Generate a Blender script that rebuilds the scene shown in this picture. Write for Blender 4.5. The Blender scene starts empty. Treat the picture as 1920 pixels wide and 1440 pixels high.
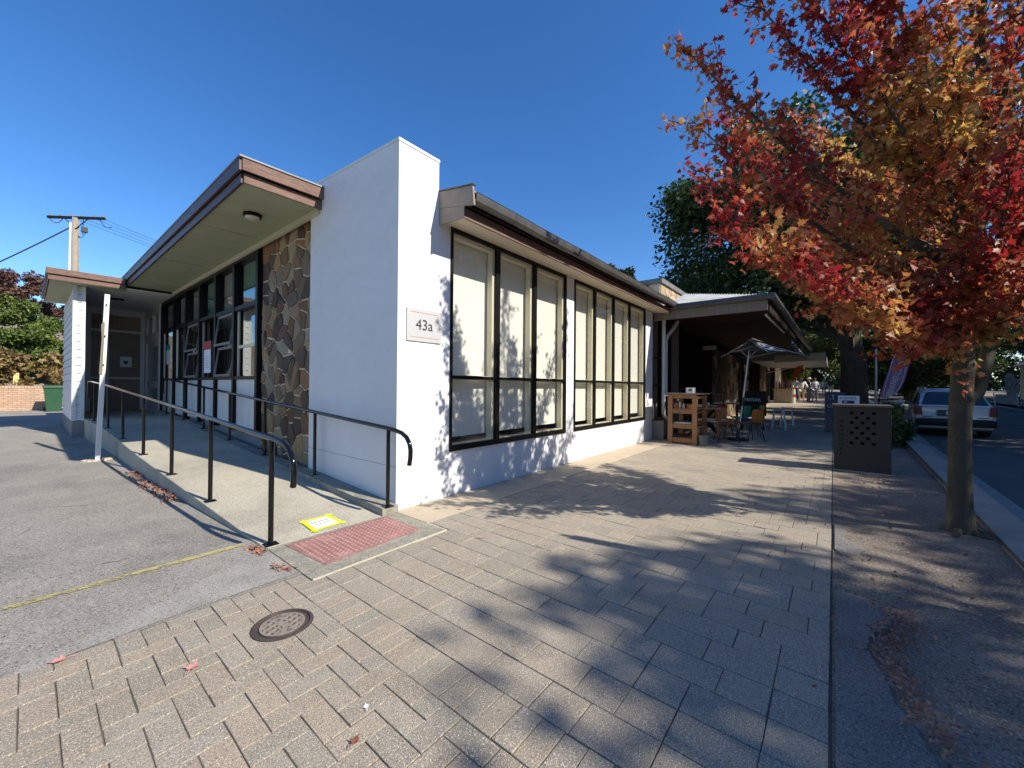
import bpy, math, random
import numpy as np
from mathutils import Vector, Matrix
R = math.radians
random.seed(7); rng = np.random.default_rng(11)
SC = bpy.context.scene
COL = SC.collection

# ------------------------------------------------------------------ camera, sky, sun
cam_d = bpy.data.cameras.new('camera'); cam = bpy.data.objects.new('camera', cam_d); COL.objects.link(cam)
right = Vector((0.63104, -0.77571, 0.00780)); down = Vector((0.00943, -0.00238, -0.99995)); fwd = Vector((0.77569, 0.63108, 0.00581))
m = Matrix((right, -down, -fwd)).transposed().to_4x4(); m.translation = Vector((-2.7023, -3.9149, 1.45))
cam.matrix_world = m
cam_d.sensor_width = 36; cam_d.lens = 740 / 1920 * 36; cam_d.clip_start = 0.05; cam_d.clip_end = 900
SC.camera = cam
SUN = Vector((-0.21, 1.0, -0.80)).normalized()
w = bpy.data.worlds.new('World'); SC.world = w; w.use_nodes = True
nt = w.node_tree; bg = nt.nodes['Background']; sky = nt.nodes.new('ShaderNodeTexSky')
sky.sky_type = 'NISHITA'; sky.sun_disc = False; sky.sun_elevation = math.asin(-SUN.z); sky.sun_rotation = math.atan2(-SUN.x, -SUN.y)
sky.altitude = 300; sky.air_density = 1.0; sky.dust_density = 0.15; sky.ozone_density = 4.0
hs = nt.nodes.new('ShaderNodeHueSaturation'); hs.inputs['Hue'].default_value = .506; hs.inputs['Saturation'].default_value = 1.24; hs.inputs['Value'].default_value = 1.14
nt.links.new(sky.outputs[0], hs.inputs['Color']); nt.links.new(hs.outputs[0], bg.inputs[0]); bg.inputs[1].default_value = 0.115
sd = bpy.data.lights.new('sun', 'SUN'); sd.energy = 5.0; sd.angle = R(0.55); sd.color = (1.0, 0.93, 0.82)
so = bpy.data.objects.new('sun', sd); COL.objects.link(so); so.rotation_euler = SUN.to_track_quat('-Z', 'Y').to_euler(); so.location = (5, -20, 20)
SC.view_settings.view_transform = 'Standard'; SC.view_settings.look = 'None'; SC.view_settings.gamma = 1
SC.view_settings.use_curve_mapping = False; SC.view_settings.exposure = 0.55
SC.render.engine = 'CYCLES'

# ------------------------------------------------------------------ materials
def mat(name, c, c2=None, rough=.7, scale=6, bump=0.0, bscale=60, metal=0, var=0.0, spec=.5, c3=None, speck=None, transl=0, stretch=None, detail=5, hue=None, coat=0, huemix=.5, speck_scale=260, stain=0):
    m = bpy.data.materials.new(name); m.use_nodes = True; nt = m.node_tree; N = nt.nodes; L = nt.links
    b = N['Principled BSDF']; b.inputs['Roughness'].default_value = rough; b.inputs['Metallic'].default_value = metal
    b.inputs['Specular IOR Level'].default_value = spec
    b.inputs['Coat Weight'].default_value = coat
    geo = N.new('ShaderNodeNewGeometry'); pos = geo.outputs['Position']
    if stretch:
        mp = N.new('ShaderNodeMapping'); mp.inputs['Scale'].default_value = stretch; L.new(pos, mp.inputs[0]); pos = mp.outputs[0]
    def noise(s, d=5, r=.6):
        n = N.new('ShaderNodeTexNoise'); n.inputs['Scale'].default_value = s; n.inputs['Detail'].default_value = d; n.inputs['Roughness'].default_value = r
        L.new(pos, n.inputs['Vector']); return n.outputs['Fac']
    def ramp(fac, a, bb):
        r = N.new('ShaderNodeMapRange'); r.inputs['From Min'].default_value = a; r.inputs['From Max'].default_value = bb; L.new(fac, r.inputs['Value']); return r.outputs[0]
    def mix(f, a, bb, mode='MIX'):
        x = N.new('ShaderNodeMix'); x.data_type = 'RGBA'; x.blend_type = mode
        for sock, v in ((x.inputs[0], f), (x.inputs[6], a), (x.inputs[7], bb)):
            if isinstance(v, (int, float)): sock.default_value = v
            elif isinstance(v, tuple): sock.default_value = (*v, 1)
            else: L.new(v, sock)
        return x.outputs[2]
    col = (*c,)
    if c2: col = mix(ramp(noise(scale, detail), .35, .65), tuple(c), tuple(c2))
    if hue or var:
        oi = N.new('ShaderNodeObjectInfo'); ad = N.new('ShaderNodeMath'); ad.operation = 'ADD'
        L.new(oi.outputs['Random'], ad.inputs[0]); L.new(geo.outputs['Random Per Island'], ad.inputs[1])
        fr = N.new('ShaderNodeMath'); fr.operation = 'FRACT'; L.new(ad.outputs[0], fr.inputs[0]); rnd = fr.outputs[0]
    if hue:
        cr = N.new('ShaderNodeValToRGB'); L.new(rnd, cr.inputs[0]); cr.color_ramp.interpolation = 'LINEAR'
        els = cr.color_ramp.elements
        while len(els) < len(hue): els.new(.5)
        for i, h in enumerate(hue): els[i].position = i / (len(hue) - 1); els[i].color = (*h, 1)
        base = cr.outputs[0]
        col = mix(huemix, base, col) if c2 else base
    if var:
        r = N.new('ShaderNodeMapRange'); L.new(rnd, r.inputs['Value']); r.inputs['To Min'].default_value = 1 - var; r.inputs['To Max'].default_value = 1 + var
        col = mix(1.0, col, (1, 1, 1), 'MULTIPLY') if isinstance(col, tuple) else col
        cb = N.new('ShaderNodeVectorMath'); cb.operation = 'SCALE'; L.new(col, cb.inputs[0]); L.new(r.outputs[0], cb.inputs['Scale']); col = cb.outputs[0]
    if c3: col = mix(ramp(noise(scale * .27 + .13, 4), .52, .66), col, tuple(c3))
    if stain:
        sc = N.new('ShaderNodeVectorMath'); sc.operation = 'SCALE'
        L.new(mix(1.0, col, (1, 1, 1), 'MULTIPLY') if isinstance(col, tuple) else col, sc.inputs[0])
        rr = N.new('ShaderNodeMapRange'); L.new(noise(1.3, 6, .65), rr.inputs['Value']); rr.inputs['From Min'].default_value = .3; rr.inputs['From Max'].default_value = .7
        rr.inputs['To Min'].default_value = 1 - stain; rr.inputs['To Max'].default_value = 1 + stain * .6; L.new(rr.outputs[0], sc.inputs['Scale']); col = sc.outputs[0]
    if speck:
        v = N.new('ShaderNodeTexNoise'); v.inputs['Scale'].default_value = speck_scale; v.inputs['Detail'].default_value = 2; L.new(pos, v.inputs['Vector'])
        col = mix(ramp(v.outputs['Fac'], .55, .66), col, tuple(speck[0]))
        v2 = N.new('ShaderNodeTexNoise'); v2.inputs['Scale'].default_value = speck_scale * .8; v2.inputs['Detail'].default_value = 2; v2.inputs['Distortion'].default_value = 1.
        L.new(pos, v2.inputs['Vector']); col = mix(ramp(v2.outputs['Fac'], .45, .34), col, tuple(speck[1]))
    if isinstance(col, tuple): b.inputs['Base Color'].default_value = (*col, 1)
    else: L.new(col, b.inputs['Base Color'])
    if bump:
        bp = N.new('ShaderNodeBump'); bp.inputs['Strength'].default_value = bump; bp.inputs['Distance'].default_value = .01
        L.new(noise(bscale, 4), bp.inputs['Height']); L.new(bp.outputs[0], b.inputs['Normal'])
    if transl:
        tr = N.new('ShaderNodeBsdfTranslucent'); ms = N.new('ShaderNodeMixShader'); ms.inputs[0].default_value = transl
        L.new(b.outputs[0], ms.inputs[1]); L.new(tr.outputs[0], ms.inputs[2]); L.new(ms.outputs[0], N['Material Output'].inputs[0])
        if isinstance(col, tuple): tr.inputs[0].default_value = (*col, 1)
        else: L.new(col, tr.inputs[0])
    return m
def glass(name, tint=(.9, .93, .92), f0=.06, rough=0.0):
    m = bpy.data.materials.new(name); m.use_nodes = True; N = m.node_tree.nodes; L = m.node_tree.links; N.remove(N['Principled BSDF'])
    t = N.new('ShaderNodeBsdfTransparent'); t.inputs[0].default_value = (*tint, 1); g = N.new('ShaderNodeBsdfGlossy'); g.inputs['Roughness'].default_value = rough
    lw = N.new('ShaderNodeLayerWeight'); lw.inputs[0].default_value = .5; pw = N.new('ShaderNodeMath'); pw.operation = 'POWER'; pw.inputs[1].default_value = 4.0; L.new(lw.outputs['Facing'], pw.inputs[0])
    a = N.new('ShaderNodeMath'); a.operation = 'MULTIPLY_ADD'; a.inputs[1].default_value = .8; a.inputs[2].default_value = f0; a.use_clamp = True; L.new(pw.outputs[0], a.inputs[0])
    ms = N.new('ShaderNodeMixShader'); L.new(a.outputs[0], ms.inputs[0]); L.new(t.outputs[0], ms.inputs[1]); L.new(g.outputs[0], ms.inputs[2]); L.new(ms.outputs[0], N['Material Output'].inputs[0])
    return m

WHITE = mat('white_render', (.72, .725, .72), (.68, .685, .68), .75, 2.5, .5, 45, stain=.05)
WPAINT = mat('white_paint', (.74, .74, .71), (.66, .66, .62), .5, 3, .1, 30)
BOARDW = mat('weatherboard_paint', (.72, .73, .70), (.64, .65, .60), .5, 4, .15, 40, var=.04)
CREAM = mat('cream_paint', (.70, .65, .49), None, .5)
SOFFIT = mat('olive_soffit_paint', (.38, .40, .26), (.33, .35, .22), .6, 2.5, stain=.06)
SOFFIT2 = mat('cream_soffit_paint', (.66, .56, .42), (.60, .50, .37), .6, 2)
BROWN = mat('brown_fascia_shaded', (.065, .028, .022), (.10, .045, .035), .45, 3, .3, 40, stretch=(1, 1, 8), stain=.15)  # copy for shaded west faces; their shade is darkened into the brown
BROWNW = mat('weathered_fascia', (.12, .062, .045), (.22, .125, .085), .6, 5, .4, 60, stretch=(1.5, 1.5, 14), stain=.2)
TAUPE = mat('taupe_barge_paint', (.27, .22, .18), (.22, .175, .14), .6, 6, .15, 60)
BLACK = mat('black_frame_paint', (.004, .004, .0045), (.007, .007, .007), .45, 10, spec=.2)
RAILB = mat('black_gloss_rail', (.004, .004, .005), (.006, .006, .007), .10, 8, coat=.25, spec=.3)
GUTTER = mat('dark_gutter_metal', (.055, .052, .047), (.08, .075, .068), .35, 6)
ROOFM = mat('roof_metal', (.16, .16, .16), (.22, .22, .22), .5, 4)
ASPH = mat('asphalt', (.29, .265, .225), (.34, .312, .265), .85, 1.6, .9, 170, c3=(.215, .20, .17), speck=((.52, .48, .41), (.08, .075, .065)), speck_scale=110, stain=.2)
ASPHP = mat('old_concrete_apron', (.28, .26, .225), (.40, .375, .33), .85, 3.5, .8, 150, speck=((.5, .48, .43), (.10, .095, .09)), speck_scale=120, stain=.15)
ROADM = mat('road_asphalt', (.10, .094, .085), (.135, .128, .115), .85, 1.2, .7, 140, speck=((.18, .18, .17), (.03, .03, .03)), speck_scale=130, stain=.15)
HUEP = [(.27, .25, .20), (.37, .285, .20), (.245, .24, .20), (.40, .285, .20), (.33, .28, .205), (.27, .25, .21)]
PAVER = mat('paver_concrete', (.34, .285, .21), (.39, .33, .245), .85, 14, .8, 170, hue=HUEP, var=.08, speck=((.70, .63, .52), (.16, .145, .12)), speck_scale=170, stain=.16)
HUEP2 = [(.30, .265, .21), (.36, .295, .215), (.27, .25, .205), (.40, .315, .22), (.33, .28, .215), (.29, .265, .215)]
PAVER2 = mat('large_paver_concrete', (.32, .275, .21), (.36, .305, .225), .85, 9, .8, 170, hue=HUEP2, var=.06, speck=((.68, .62, .52), (.16, .145, .12)), speck_scale=170, stain=.18)
JOINT = mat('joint_sand', (.075, .065, .05), (.15, .125, .10), .95, 6)
CONC = mat('edge_concrete', (.54, .44, .31), (.46, .38, .27), .85, 3, .5, 120, speck=((.55, .47, .36), (.2, .17, .13)), stain=.12)
RAMPC = mat('ramp_concrete', (.43, .39, .295), (.49, .445, .345), .85, 2.5, .6, 150, c3=(.34, .31, .235), speck=((.60, .57, .48), (.16, .15, .12)), speck_scale=130, stain=.15)
OLDC = mat('stained_concrete', (.24, .225, .18), (.38, .35, .27), .9, 9, .7, 110, c3=(.19, .185, .155), speck=((.5, .47, .38), (.10, .10, .085)), speck_scale=130, stain=.2)
PLINTH = mat('plinth_concrete', (.22, .21, .19), (.28, .265, .24), .9, 6, .4, 60, stain=.15)
KERBC = mat('kerb_concrete', (.27, .25, .22), (.34, .32, .28), .85, 4, .4, 100, stain=.1)
DIRT = mat('verge_dirt', (.19, .155, .115), (.245, .20, .15), .95, 1.6, 1.0, 90, c3=(.14, .115, .095), speck=((.36, .32, .27), (.09, .075, .06)), speck_scale=70, stain=.2)
PATCH = mat('bitumen_patch', (.15, .142, .13), (.22, .205, .185), .9, 3, 1.0, 120, speck=((.34, .33, .31), (.07, .07, .07)), speck_scale=110, stain=.2)
EARTH = mat('far_ground', (.16, .14, .09), (.10, .12, .05), .95, .3)
HUES = [(.07, .03, .012), (.30, .22, .13), (.03, .018, .01), (.40, .33, .21), (.26, .11, .025), (.025, .017, .012), (.09, .05, .025), (.34, .23, .10), (.05, .03, .018), (.17, .065, .018), (.27, .22, .15)]
STONE = mat('bluestone_and_sandstone', (.20, .15, .11), (.10, .06, .04), .75, 5, .9, 28, hue=HUES, var=.25, huemix=.15)
MORTAR = mat('stone_mortar', (.72, .60, .42), (.64, .53, .37), .95, 12, .4, 80)
HUEB = [(.47, .30, .19), (.52, .36, .24), (.42, .25, .16), (.55, .40, .27), (.36, .21, .15)]
BRICK = mat('cream_red_brick', (.48, .34, .23), (.44, .29, .19), .9, 20, .5, 80, hue=HUEB, var=.1)
MORTB = mat('brick_mortar', (.25, .19, .14), None, .95)
MAT_RED = mat('red_tactile_rubber', (.27, .135, .115), (.33, .19, .165), .7, 9, .3, 60, c3=(.45, .27, .24), stain=.15)
YEL = mat('yellow_line_paint', (.50, .42, .12), (.38, .34, .18), .8, 30, .5, 120, stain=.15)
CRL = mat('cream_edge_paint', (.62, .56, .38), (.45, .41, .30), .8, 30, .3, 100)
WLINE = mat('road_line_paint', (.6, .6, .58), (.45, .45, .43), .8, 20)
TAPE = mat('neon_tape', (.72, .80, .02), None, .4)
PAPER = mat('paper', (.78, .80, .84), None, .6)
INK = mat('ink', (.03, .035, .05), None, .6)
SILVER = mat('brushed_aluminium', (.62, .63, .63), (.55, .56, .56), .42, 40, metal=.35, stretch=(1, 1, 8))
REDINK = mat('copper_print', (.50, .22, .10), None, .5)
IRON = mat('cast_iron', (.26, .22, .18), (.34, .29, .24), .5, 30, .3, 120, metal=.2)
IRONF = mat('iron_frame_ring', (.055, .042, .038), (.08, .06, .05), .55, 30, .3, 120)
BLACKHOLE = mat('painted_hole_shade', (.003, .003, .003), None, 1.0, spec=0)  # black colour stands in for the shade inside holes and cut letters
GLASS = glass('window_glass', (.97, .975, .97), .05); SASHG = glass('open_sash_glass', (.7, .74, .73), .30); GLASSL = glass('side_window_glass', (.86, .89, .88), .05)
BLIND = mat('roller_blind_fabric', (.80, .78, .70), (.77, .75, .67), .8, 3)
GREENB = mat('green_blind_fabric', (.03, .22, .16), None, .7)
GREYB = mat('grey_curtain_fabric', (.30, .29, .26), (.36, .35, .32), .9, 2, stretch=(8, 8, .5))
ROOMW = mat('room_wall_paint', (.20, .19, .16), None, .9); ROOMF = mat('room_floor_boards', (.16, .07, .03), (.12, .05, .025), .5, 3)
BRONZE = mat('obscure_bronze_glass', (.20, .14, .10), (.27, .195, .14), .28, 1.3, .15, 200, c3=(.33, .26, .18))
WOOD = mat('brown_timber', (.20, .095, .04), (.27, .13, .055), .55, 3, .2, 50, stretch=(1, 1, .3), var=.1)
WOODG = mat('grey_timber', (.20, .17, .135), (.15, .125, .10), .8, 3, .2, 50, stretch=(4, 4, .4))
WOODT = mat('pale_tabletop', (.52, .44, .33), (.46, .38, .28), .5, 3)
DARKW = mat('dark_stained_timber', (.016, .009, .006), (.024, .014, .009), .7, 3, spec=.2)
STEEL = mat('galvanised_steel', (.42, .43, .43), (.36, .37, .37), .35, 8, metal=.7)
DSTEEL = mat('dark_steel', (.02, .02, .02), None, .35)
GALV = mat('corrugated_zinc', (.52, .53, .53), (.40, .40, .39), .45, 2.5, metal=.3, stain=.2)
PVC = mat('white_downpipe_paint', (.74, .75, .73), None, .35)
BARK = mat('maple_bark', (.062, .052, .033), (.04, .033, .021), .9, 14, 1.0, 60, c3=(.14, .13, .09), stretch=(1, 1, .35))
DBARK = mat('dark_bark', (.06, .045, .035), (.09, .07, .05), .95, 5, .8, 20, stretch=(1, 1, .3))
GREENLEAF = mat('broad_leaf', (.035, .065, .015), (.06, .10, .02), .5, .8, var=.45, transl=.25, hue=[(.02, .045, .01), (.05, .09, .018), (.03, .06, .015), (.10, .13, .025)])
YGREEN = mat('yellow_green_leaf', (.10, .14, .02), (.16, .18, .03), .5, .8, var=.4, transl=.3, hue=[(.06, .10, .015), (.18, .20, .03), (.10, .13, .02), (.24, .20, .04)])
HEDGEL = mat('hedge_leaf', (.08, .13, .025), (.14, .18, .035), .5, 1.2, var=.4, transl=.25, hue=[(.05, .09, .015), (.12, .18, .03), (.08, .12, .02), (.22, .26, .05)])
PURPLEL = mat('purple_leaf', (.09, .035, .03), (.14, .07, .05), .6, .6, var=.4, transl=.2, hue=[(.07, .03, .03), (.12, .07, .05), (.16, .07, .05), (.06, .055, .03)])
DRYL = mat('dry_banana_leaf', (.25, .19, .07), (.20, .12, .06), .6, 2, var=.35, transl=.25, hue=[(.30, .26, .07), (.24, .12, .06), (.16, .18, .04), (.40, .33, .10), (.20, .07, .05)])
CAFEG = mat('cafe_plant_leaf', (.05, .09, .02), (.08, .12, .03), .4, 3, var=.3, transl=.2)
FALLEN = mat('fallen_leaf', (.26, .09, .055), (.34, .16, .10), .7, 40, var=.3, hue=[(.30, .08, .05), (.18, .07, .035), (.36, .20, .12), (.14, .08, .05)])
PINKL = mat('pale_pink_fallen_leaf', (.62, .30, .27), (.52, .22, .19), .7, 60)

# maple leaf material: red tips, gold and olive zones
def maple_mat():
    m = bpy.data.materials.new('maple_autumn_leaf'); m.use_nodes = True; N = m.node_tree.nodes; L = m.node_tree.links; b = N['Principled BSDF']
    g = N.new('ShaderNodeNewGeometry'); n = N.new('ShaderNodeTexNoise'); n.inputs['Scale'].default_value = .9; n.inputs['Detail'].default_value = 2; L.new(g.outputs['Position'], n.inputs['Vector'])
    a = N.new('ShaderNodeMath'); a.operation = 'MULTIPLY_ADD'; a.inputs[1].default_value = .42; L.new(g.outputs['Random Per Island'], a.inputs[0])
    s = N.new('ShaderNodeMath'); s.operation = 'MULTIPLY_ADD'; s.inputs[1].default_value = 1.9; s.inputs[2].default_value = -.80; L.new(n.outputs['Fac'], s.inputs[0]); L.new(s.outputs[0], a.inputs[2])
    cr = N.new('ShaderNodeValToRGB'); L.new(a.outputs[0], cr.inputs[0]); e = cr.color_ramp.elements
    cs = [(0, (.30, .022, .026)), (.14, (.36, .05, .032)), (.30, (.42, .115, .05)), (.48, (.45, .185, .065)), (.64, (.54, .29, .085)), (.82, (.70, .44, .11)), (1, (.38, .31, .08))]
    while len(e) < len(cs): e.new(.5)
    for i, (p, c) in enumerate(cs): e[i].position = p; e[i].color = (*c, 1)
    L.new(cr.outputs[0], b.inputs['Base Color']); b.inputs['Roughness'].default_value = .48; b.inputs['Specular IOR Level'].default_value = .4
    t = N.new('ShaderNodeBsdfTranslucent'); L.new(cr.outputs[0], t.inputs[0]); ms = N.new('ShaderNodeMixShader'); ms.inputs[0].default_value = .50
    L.new(b.outputs[0], ms.inputs[1]); L.new(t.outputs[0], ms.inputs[2]); L.new(ms.outputs[0], N['Material Output'].inputs[0])
    return m
MAPLE = maple_mat()

# ------------------------------------------------------------------ mesh helpers
class MB:
    def __init__(s): s.v = []; s.f = []
    def add(s, vs, fs):
        o = len(s.v); s.v += [tuple(v) for v in vs]; s.f += [tuple(i + o for i in f) for f in fs]; return s
    def box(s, a, b):
        x0, y0, z0 = a; x1, y1, z1 = b
        x0, x1 = min(x0, x1), max(x0, x1); y0, y1 = min(y0, y1), max(y0, y1); z0, z1 = min(z0, z1), max(z0, z1)
        return s.add([(x0, y0, z0), (x1, y0, z0), (x1, y1, z0), (x0, y1, z0), (x0, y0, z1), (x1, y0, z1), (x1, y1, z1), (x0, y1, z1)],
                     [(0, 3, 2, 1), (4, 5, 6, 7), (0, 1, 5, 4), (1, 2, 6, 5), (2, 3, 7, 6), (3, 0, 4, 7)])
    def beam(s, p, q, w, h, up=(0, 0, 1)):
        p = Vector(p); q = Vector(q); d = (q - p).normalized(); u = Vector(up); sd = d.cross(u).normalized(); u = sd.cross(d)
        vs = [c + sd * a * w / 2 + u * b * h / 2 for c in (p, q) for a, b in ((-1, -1), (1, -1), (1, 1), (-1, 1))]
        return s.add(vs, [(0, 1, 2, 3), (7, 6, 5, 4), (0, 4, 5, 1), (1, 5, 6, 2), (2, 6, 7, 3), (3, 7, 4, 0)])
    def tube(s, pts, r, n=10, caps=True):
        pts = [Vector(p) for p in pts]; rs = r if isinstance(r, (list, tuple)) else [r] * len(pts); rings = []; prev = None
        for i, p in enumerate(pts):
            d = (pts[min(i + 1, len(pts) - 1)] - pts[max(i - 1, 0)]).normalized()
            if prev is None: a = d.orthogonal().normalized()
            else:
                a = prev - d * prev.dot(d)
                a = a.normalized() if a.length > 1e-6 else d.orthogonal().normalized()
            prev = a; b = d.cross(a)
            rings.append([p + (a * math.cos(2 * math.pi * k / n) + b * math.sin(2 * math.pi * k / n)) * rs[i] for k in range(n)])
        vs = [v for rg in rings for v in rg]; fs = []
        for i in range(len(rings) - 1):
            for k in range(n): fs.append((i * n + k, i * n + (k + 1) % n, (i + 1) * n + (k + 1) % n, (i + 1) * n + k))
        if caps: fs.append(tuple(range(n - 1, -1, -1))); fs.append(tuple((len(rings) - 1) * n + k for k in range(n)))
        return s.add(vs, fs)
    def loft(s, rings, caps=True):
        n = len(rings[0]); vs = [v for rg in rings for v in rg]; fs = []
        for i in range(len(rings) - 1):
            for k in range(n): fs.append((i * n + k, i * n + (k + 1) % n, (i + 1) * n + (k + 1) % n, (i + 1) * n + k))
        if caps: fs.append(tuple(range(n - 1, -1, -1))); fs.append(tuple((len(rings) - 1) * n + k for k in range(n)))
        return s.add(vs, fs)
    def prism(s, poly, vec):      # poly: 3D points, extruded by vec
        v = Vector(vec); P = [Vector(p) for p in poly]; n = len(P)
        return s.add(P + [p + v for p in P], [tuple(range(n - 1, -1, -1)), tuple(range(n, 2 * n))] + [(i, (i + 1) % n, (i + 1) % n + n, i + n) for i in range(n)])
    def lathe(s, c, prof, n=24):  # prof: (radius, z)
        rings = [[(c[0] + r * math.cos(2 * math.pi * k / n), c[1] + r * math.sin(2 * math.pi * k / n), c[2] + z) for k in range(n)] for r, z in prof]
        return s.loft(rings)
    def quad(s, a, b, c, d): return s.add([a, b, c, d], [(0, 1, 2, 3)])
    def mesh(s, name):
        me = bpy.data.meshes.new(name); me.from_pydata(s.v, [], s.f); me.update(); return me
def tag(o, label=None, cat=None, group=None, kind=None):
    if label: o['label'] = label
    if cat: o['category'] = cat
    if group: o['group'] = group
    if kind: o['kind'] = kind
    return o
def obj(name, mb, mt, parent=None, label=None, cat=None, group=None, kind=None, smooth=False, bevel=0, local=False, loc=None):
    me = mb.mesh(name) if isinstance(mb, MB) else mb
    o = bpy.data.objects.new(name, me); COL.objects.link(o)
    if mt and not me.materials: me.materials.append(mt)
    if smooth:
        me.polygons.foreach_set('use_smooth', [True] * len(me.polygons))
        if smooth == 'auto':
            me.set_sharp_from_angle(angle=R(40))
    if bevel:
        bv = o.modifiers.new('edge', 'BEVEL'); bv.width = bevel; bv.segments = 2; bv.limit_method = 'ANGLE'
    if loc is not None: o.location = loc
    if parent:
        o.parent = parent
        if not local:
            M_ = parent_world(parent); o.matrix_parent_inverse = M_.inverted()
    return tag(o, label, cat, group, kind)
def parent_world(p):
    M_ = p.matrix_basis.copy()
    if p.parent: M_ = parent_world(p.parent) @ p.matrix_parent_inverse @ M_
    return M_
def empty(name, loc=(0, 0, 0), rz=0, **k):
    o = bpy.data.objects.new(name, None); COL.objects.link(o); o.location = loc; o.rotation_euler = (0, 0, rz); o.empty_display_size = .2
    return tag(o, **k)
def copy_tree(o, parent=None):
    c = o.copy(); COL.objects.link(c)
    if parent: c.parent = parent
    for ch in list(o.children): copy_tree(ch, c)
    return c
def text(s_, size, mt, parent, M_, name='lettering', ext=.0015, align='CENTER', sx=1.0, spacing=1.0):
    cu = bpy.data.curves.new(name, 'FONT'); cu.body = s_; cu.size = size; cu.extrude = ext; cu.align_x = align; cu.align_y = 'CENTER'; cu.space_character = spacing
    tmp = bpy.data.objects.new('tmp', cu); COL.objects.link(tmp); bpy.context.view_layer.update()
    me = bpy.data.meshes.new_from_object(tmp); bpy.data.objects.remove(tmp); me.materials.clear(); me.materials.append(mt)
    o = bpy.data.objects.new(name, me); COL.objects.link(o)
    o.matrix_basis = M_ @ Matrix.Diagonal((sx, 1, 1, 1))
    if parent: o.parent = parent; o.matrix_parent_inverse = parent_world(parent).inverted()
    return o
def frame_m(o, x, y):  # matrix with given origin, x axis and y axis
    x = Vector(x).normalized(); y = Vector(y); y = (y - x * y.dot(x)).normalized(); z = x.cross(y)
    M_ = Matrix((x, y, z)).transposed().to_4x4(); M_.translation = Vector(o); return M_
FACE_FRONT = lambda p: frame_m(p, (1, 0, 0), (0, 0, 1))     # faces -Y
FACE_WEST = lambda p: frame_m(p, (0, -1, 0), (0, 0, 1))     # faces -X

def zg(x): return 0.0 if x < 13 else .016 * (x - 13)

# ------------------------------------------------------------------ ground, paving, roads
def sheet(name, xs, ys, zf, mt, **k):
    mb = MB(); nx, ny = len(xs), len(ys)
    vs = [(x, y, zf(x, y)) for y in ys for x in xs]
    fs = [(j * nx + i, j * nx + i + 1, (j + 1) * nx + i + 1, (j + 1) * nx + i) for j in range(ny - 1) for i in range(nx - 1)]
    mb.add(vs, fs); return obj(name, mb, mt, **k)
sheet('ground', [-400, -60, -20, 0, 13, 60, 150, 500], [-400, -60, -13, 0, 40, 120, 500], lambda x, y: -.42 + max(0, zg(x)) * (1 if x < 200 else .6), EARTH, kind='structure')
def apz(x, y): return -.004 + .012 * max(0, y - 9)
CARP = sheet('car_park', [-30, -15, -8, -5, -3.5, -2.5, -1.4, -.2, 3], [-.755, 0, 2, 5, 9, 13, 18, 26, 34], apz, ASPH, kind='structure')
sheet('driveway_crossing', [-30, -12, -4.05], [-16, -3.9, -.755], lambda x, y: -.006, ASPH, kind='structure')
# old concrete wedge between the asphalt and the paving
mb = MB(); mb.add([(-2.75, -.775, .0005), (-2.05, -.72, .0005), (-1.36, -.72, .0005), (-1.37, -.16, .0005), (-1.52, -.05, .0005), (-1.75, -.22, .0005), (-2.2, -.50, .0005), (-2.7, -.70, .0005)], [tuple(range(8))])
obj('concrete_apron', mb, ASPHP, kind='structure')
mb = MB(); cr_ = random.Random(6)
for (x, y, dx, dy, n_) in ((-2.05, 2.9, -.09, .02, 9), (-3.2, 1.2, .05, .09, 14), (-2.0, .75, -.07, -.03, 10), (-3.9, 4.0, .08, .06, 16)):
    P = [(x, y)]
    for k in range(n_): P.append((P[-1][0] + dx * cr_.uniform(.4, 1.4), P[-1][1] + dy + cr_.uniform(-.05, .05)))
    for (a, b), (c, d) in zip(P[:-1], P[1:]):
        w_ = cr_.uniform(.0015, .0035); mb.add([(a - w_, b - w_, .0007), (c - w_, d - w_, .0007), (c + w_, d + w_, .0007), (a + w_, b + w_, .0007)], [(0, 1, 2, 3)])
obj('asphalt_cracks', mb, mat('crack_dirt', (.05, .045, .04), None, .95), kind='structure')
# yellow line: broken strip of flaking paint
mb = MB(); yr = random.Random(3)
for lane in range(6):
    x = -6.0; wv = .011
    while x < -1.47:
        l = yr.uniform(.006, .026); gap = (.04 if x > -1.85 else .16 if x > -2.2 else .42) + (.12 if lane in (0, 5) else 0)
        if yr.random() > gap:
            y = .21 + .007 * math.sin(x * 3) + (lane - 2.5) * .011; e_ = yr.uniform(-.003, .003)
            mb.add([(x, y - .0055 + e_, .003 + lane * .0001), (x + l, y - .0055 - e_, .003 + lane * .0001), (x + l, y + .0058, .003 + lane * .0001), (x, y + .0058 + e_, .003 + lane * .0001)], [(0, 1, 2, 3)])
        x += l
obj('yellow_line', mb, YEL, kind='structure')

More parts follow.
